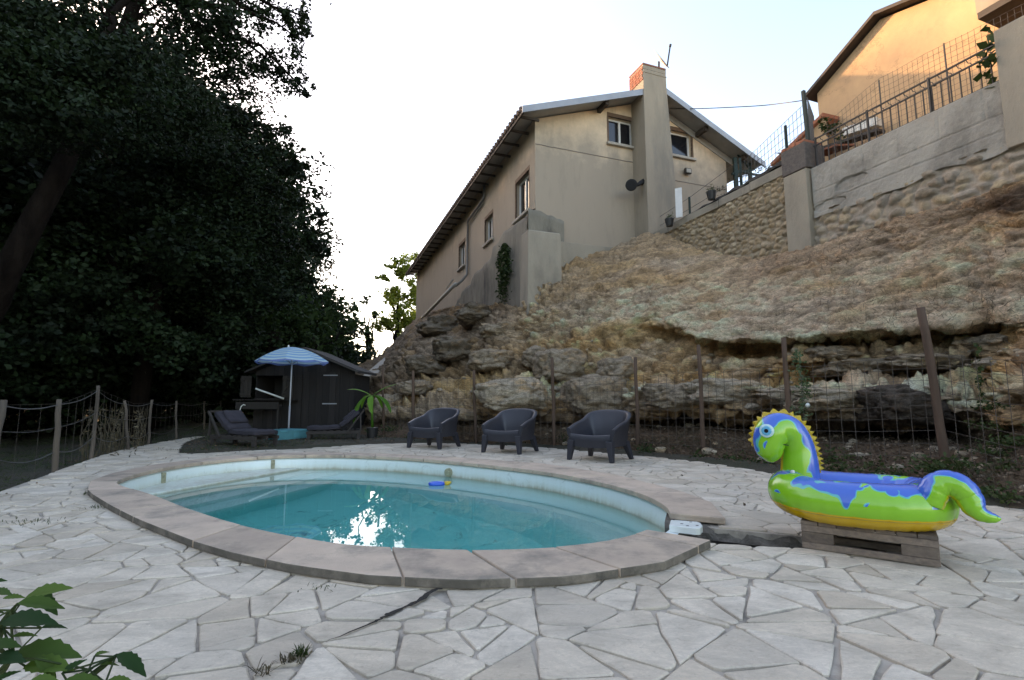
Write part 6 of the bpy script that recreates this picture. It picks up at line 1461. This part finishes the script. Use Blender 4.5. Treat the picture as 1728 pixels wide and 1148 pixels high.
tree('broad_tree', [(80, 430, 13, 150, 120), (210, 370, 13.5, 120, 85), (250, 480, 15, 130, 90), (60, 320, 13, 120, 60), (20, 520, 12, 130, 90), (180, 540, 14, 120, 70), (330, 520, 15, 80, 80), (250, 560, 12, 90, 62), (150, 500, 11.5, 90, 70), (345, 590, 13.5, 75, 62), (300, 430, 12, 90, 70), (60, 590, 11, 90, 50), (420, 590, 15, 60, 50)],
     [([Vector((-9.8, 13.5, -.2)), Vector((-9.7, 13.5, 2.2)), Vector((-9.5, 13.5, 4))], [.25, .2, .17])], M['leaf_dark'], .15, .095, 2.2, 'dark broad tree behind the leaning trunk', GD, 26, 18, limbs=6, base=(-9.8, 13.5, -.2), clump=.15)
for i, (bl__, lab) in enumerate((([(60, 610, 12, 110, 62), (150, 600, 13.5, 90, 60), (-60, 600, 11, 110, 90)], 'black green thicket behind the left end of the pasture fence'),
        ([(250, 620, 15.5, 90, 62), (340, 610, 16.5, 80, 60), (300, 560, 16, 90, 50)], 'black green thicket behind the right end of the pasture fence'),
        ([(420, 625, 18.5, 60, 42), (480, 605, 19, 70, 45), (395, 590, 18, 60, 50)], 'black green thicket directly behind the shed and parasol'))):
    tree('thicket', bl__, None, M['leaf_dark'], .14, .09, 2.4, lab, GD, 30 + i, 17, base=at(bl__[0][0], 700, bl__[0][2]) * 1.0, cat='bushes')
# woodland behind: rows of copies of one tree, some unseen, added for shade
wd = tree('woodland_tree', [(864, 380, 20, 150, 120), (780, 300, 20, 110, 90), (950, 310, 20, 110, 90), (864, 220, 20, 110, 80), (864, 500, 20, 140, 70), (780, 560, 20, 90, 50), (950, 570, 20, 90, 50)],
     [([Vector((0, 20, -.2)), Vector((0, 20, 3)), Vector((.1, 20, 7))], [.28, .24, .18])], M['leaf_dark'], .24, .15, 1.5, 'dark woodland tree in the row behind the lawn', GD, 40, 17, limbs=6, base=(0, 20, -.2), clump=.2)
spots = [(-19.5, 22.5, 1.15), (-12.8, 17, .95), (-15, 14, 1), (-13, 18.5, 1.05), (-13.2, 22, 1), (-19, 19, 1.1), (-15, 24, 1.1), (-14.5, 29, 1.05), (-22, 12, 1.1), (-19, 6.5, 1.05), (-23, 26, 1.2), (-18, 33, 1.0), (-28, 18, 1.2), (-12.5, 9.6, .8), (-22, 36, 1.2), (-14.5, 6.0, .85), (-26, 33, 1.3), (-23, 45, 1.6), (-23, 41, 1.35), (-30, 40, 1.6), (-26, 51, 1.5), (-30, 52, 1.8)]
rs = random.Random(9)
for i, (x, y, s) in enumerate(spots):
    o = wd if i == 0 else copy_tree(wd); o.location = (x, y, -.25); o.rotation_euler.z = rs.uniform(0, 6.28); o.scale = (s, s, s * rs.uniform(.95, 1.12))
# dense hedge bank closing the view under the crowns
th0 = [k for k in bpy.data.objects if k.name.startswith('thicket')][0]
hb = tree('hedge_bank', [(864 + 110 * math.cos(a_), 610 + 25 * math.sin(a_ * 3), 20 + 1.2 * math.sin(a_), 105, 95) for a_ in (0, 1, 2, 3, 4, 5)] + [(864, 480, 20, 150, 60)], None, M['leaf_dark'], .24, .16, 1.7, 'dense dark understorey bushes closing the view below the woodland trees', 'dark understorey on the left', 60, 17, base=(0, 20, -.2), cat='bushes')
for i, (x, y, s) in enumerate([(-14.5, 11.5, .9), (-13.5, 15.5, .9), (-12.5, 20, .9), (-12.5, 25, .9), (-12.5, 30, 1), (-15, 34, 1.1), (-18, 16, 1), (-18, 9, 1), (-17, 22, 1.1), (-15, 28, 1.1), (-18, 4, 1), (-22, 12, 1.1), (-21, 30, 1.3), (-13.5, 7, .8), (-16, 37, 1.2), (-18, 46, 1.4), (-25, 18, 1.3), (-25, 25, 1.3), (-26, 6, 1.3), (-27, 37, 1.5)]):
    o = hb if i == 0 else copy_tree(hb); o.location = (x, y, -.25); o.rotation_euler.z = rs.uniform(0, 6.28); o.scale = (s, s, s * rs.uniform(.9, 1.15))
# ================================================================ undergrowth, weeds, litter
def scatter(name, pts, L, W_, m, label, cat, loc, seed, kind='stuff', droop=0):
    return tag(leafmesh(name, np.array(pts), L, W_, m, loc=loc, seed=seed, droop=droop), label, cat, kind=kind)
def clumpy(centers, n, sr, sz, seed):
    r_ = random.Random(seed); return [[c[0] + r_.gauss(0, sr), c[1] + r_.gauss(0, sr), max(c[2] + .01, c[2] + abs(r_.gauss(0, sz)))] for c in centers for _ in range(int(n * r_.uniform(.4, 1.4)))]
r5 = random.Random(12)
foot = [((1700, 830), 4.6), ((1640, 790), 5.3), ((1660, 760), 5.7), ((1700, 790), 5.2), ((1600, 800), 5.5), ((1560, 790), 5.7), ((1500, 800), 5.9), ((1520, 780), 6.1), ((1460, 790), 6.2), ((1400, 790), 6.5), ((1430, 775), 6.6), ((1250, 778), 7.5), ((1200, 770), 8.0), ((1290, 785), 7.2), ((1150, 765), 8.5), ((1110, 762), 8.8), ((1000, 750), 9.8), ((960, 745), 10.1), ((905, 745), 10.6), ((850, 742), 10.9), ((660, 725), 12.3), ((690, 735), 11.8), ((640, 735), 12.1), ((1690, 690), 6.1), ((1675, 720), 6.0), ((1715, 740), 5.6)]
cs = []
for (px_, Y) in foot:
    for _ in range(3):
        c_ = at(px_[0] + r5.gauss(0, 14), px_[1] + r5.gauss(0, 6), Y + r5.gauss(0, .1)); cs.append((c_.x, c_.y, c_.z - .03))
scatter('weeds', clumpy(cs, 60, .085, .06, 3), .055, .028, M['leaf_weed'], 'low green weeds at the foot of the rock bank', 'weeds', (3, 7, 0), 31)
# litter, twigs, loose stones and hanging roots on the rock bank
bank = [(i, j) for i in range(60, NU - 60, 1) for j in range(2, NV, 2) if .05 < RW[i, j] < 1.9]
pp_b = []
for _ in range(11000):
    i, j = bank[r5.randrange(len(bank))]; p = P[i, j] + Nn[i, j] * .012; pp_b.append([p[0] + r5.gauss(0, .02), p[1] + r5.gauss(0, .02), p[2] + .006])
scatter('dead_leaves', pp_b, .045, .024, mat('bank_dead_leaf', (.17, .115, .07), (.07, .05, .035), 9, .9, 0, tint=.4), 'dead leaves lying on the dark soil bank behind the fence', 'leaf litter', (3, 7, .2), 41)
pp_b = []
for _ in range(5200):
    i, j = bank[r5.randrange(len(bank))]; p = P[i, j]
    if noise.noise(Vector(p) * 1.3) > 0: pp_b.append([p[0], p[1], p[2] + .05])
scatter('dry_grass', pp_b, .17, .006, M['drygrass'], 'dry straw and twigs on the soil bank behind the fence', 'dry grass', (3, 7, .2), 42, droop=-.9)
lipv = [(i, j) for i in range(150, NU - 40) for j in range(NV) if 7.7 < RW[i, j] < 9.6]
pp_b = []
for _ in range(5200):
    i, j = lipv[r5.randrange(len(lipv))]; p = P[i, j]
    if noise.noise(Vector(p) * 1.1 + Vector((7, 0, 0))) > .08: q_ = P[i, j] + Nn[i, j] * .02; pp_b.append(list(q_))
scatter('hanging_roots', pp_b, .16, .005, M['drygrass'], 'thin dry roots hanging over the overhanging rock', 'roots', (3, 8, 2), 43, droop=1.0)
rb = MB(); ico = bmesh.new(); bmesh.ops.create_icosphere(ico, subdivisions=2, radius=1); iv = [v.co.copy() for v in ico.verts]; iff = [tuple(v.index for v in f.verts) for f in ico.faces]; ico.free()
foot_ = [(i, j) for i in range(70, NU - 60) for j in range(1, NV) if .1 < RW[i, j] < 2.0 or 3.2 < RW[i, j] < 7]
for _ in range(520):
    i, j = foot_[r5.randrange(len(foot_))]; p = Vector(P[i, j]); s_ = abs(r5.gauss(0, .03)) + .012; sd_ = Vector((r5.random() * 90, 0, 0)); sc3 = Vector((r5.uniform(.8, 1.6), r5.uniform(.8, 1.3), r5.uniform(.5, .9)))
    rb.add([p + Vector((v.x * sc3.x, v.y * sc3.y, v.z * sc3.z)) * (s_ * (1 + .35 * noise.noise(v * 1.3 + sd_))) for v in iv], iff)
tag(obj('loose_stones', rb, RL, loc=(3, 8, .5)), 'loose pale stones scattered over the bank and ledges', 'stones', kind='stuff')
# climbing vine on the fence
vp = []
for _ in range(520):
    y_ = r5.uniform(590, 760); x_ = 1352 + 8 * math.sin(y_ * .05) + r5.gauss(0, 6 + (y_ - 590) * .02); vp.append(list(at(x_, y_, 6.95 + r5.gauss(0, .04))))
vn = thing('fence_vine', at(1355, 790, 6.95), 'grey green bindweed climbing the wire fence beside a stake, with one white flower', 'climbing plant')
leafmesh('foliage', np.array(vp), .05, .036, leafmat('bindweed_leaf', (.07, .11, .06), (.15, .20, .11), .3), vn, seed=6)
q = MB(); f_ = at(1361, 684, 6.88); q.lathe(f_, [(0.002, 0), (.02, .0), (.022, .003), (.0, .004)], 12)
fb_m = MB(); fb_m.tube([f_ + Vector((.0, .03, 0)), f_ + Vector((0, -.01, .0)), f_ + Vector((0, -.03, .0))], [.004, .018, .032], 12); obj('flower', fb_m, M['lid'], vn, smooth=True)
vp = [list(at(1650 + r5.gauss(0, 5) + (y_ - 590) * .05, y_, 6.1 + r5.gauss(0, .03))) for y_ in [r5.uniform(580, 690) for _ in range(90)]]
scatter('bindweed', vp, .06, .04, M['leaf_weed'], 'thin bindweed strand climbing right of the leaning stake', 'climbing plant', at(1650, 690, 6.1), 8, None)
# turf on the lawn and litter on bare soil
pts = []
for _ in range(26000):
    x, y = r5.uniform(-14, -4), r5.uniform(2, 17)
    if inpoly(x, y, DECK): continue
    if noise.noise(Vector((x * .7, y * .7, 0))) < -.15: continue
    pts.append([x, y, gz(x, y) + .012 + abs(r5.gauss(0, .018))])
scatter('grass', pts, .075, .008, M['leaf_weed'], 'sparse dark grass of the lawn beyond the paving', 'grass', (-8, 8, -.15), 33, droop=-.8)
pts = []
for _ in range(9000):
    x, y = r5.uniform(-8, 4.5), r5.uniform(4, 13.5)
    ind = inpoly(x, y, DECK)
    if ind and r5.random() > .012: continue
    if inpoly(x, y, OUTS): continue
    if x < -6 and y < 9: continue
    pts.append([x, y, (gz(x, y) if not ind else 0) + .012])
scatter('leaf_litter', pts, .035, .022, mat('dead_leaf', (.13, .085, .05), (.06, .042, .03), 9, .9, 0, tint=.4), 'fallen brown leaves scattered over bare soil around the terrace', 'leaf litter', (-3, 10, 0), 35)
# tufts growing from joints
def tuft(px, py, n, L, sr, label, seed, m=M['leaf_weed']):
    c_ = gnd(px, py); r_ = random.Random(seed); mb = MB()
    for _ in range(n):
        b = c_ + Vector((r_.gauss(0, sr), r_.gauss(0, sr * .5), 0)); d = Vector((r_.gauss(0, .6), r_.gauss(0, .6), r_.uniform(.3, 1))).normalized() * (L * r_.uniform(.5, 1.2)); s = d.cross(UP).normalized() * .0022
        mid = b + d * .55 + UP * L * .12; mb.add([b - s, b + s, mid + s, mid - s, b + d], [(0, 1, 2, 3), (3, 2, 4)])
    o = obj('grass_tuft', mb, m, loc=c_); tag(o, label, 'grass tuft', 'tufts in the paving joints'); return o
tuft(508, 1108, 70, .045, .012, 'grass tuft with brown base near the bottom edge left of the crack', 1); tuft(445, 1138, 26, .06, .02, 'thin straw tuft at the bottom edge of the photo', 2, M['drygrass'])
tuft(490, 1116, 50, .03, .02, 'small dry tuft just left of the nearest grass tuft', 3, M['drygrass'])
tuft(152, 834, 60, .05, .05, 'weed tuft at the left tip of the pool coping', 4); tuft(165, 858, 40, .04, .06, 'weed tuft along the outer edge of the left coping slab', 5)
tuft(45, 882, 60, .03, .12, 'weeds in a long joint at the left picture edge', 6); tuft(545, 992, 20, .02, .05, 'tiny weeds under the near coping edge', 7)
tuft(300, 760, 60, .05, .25, 'weeds where the bare soil meets the paving left of the loungers', 8)
print('objects', len(bpy.data.objects))
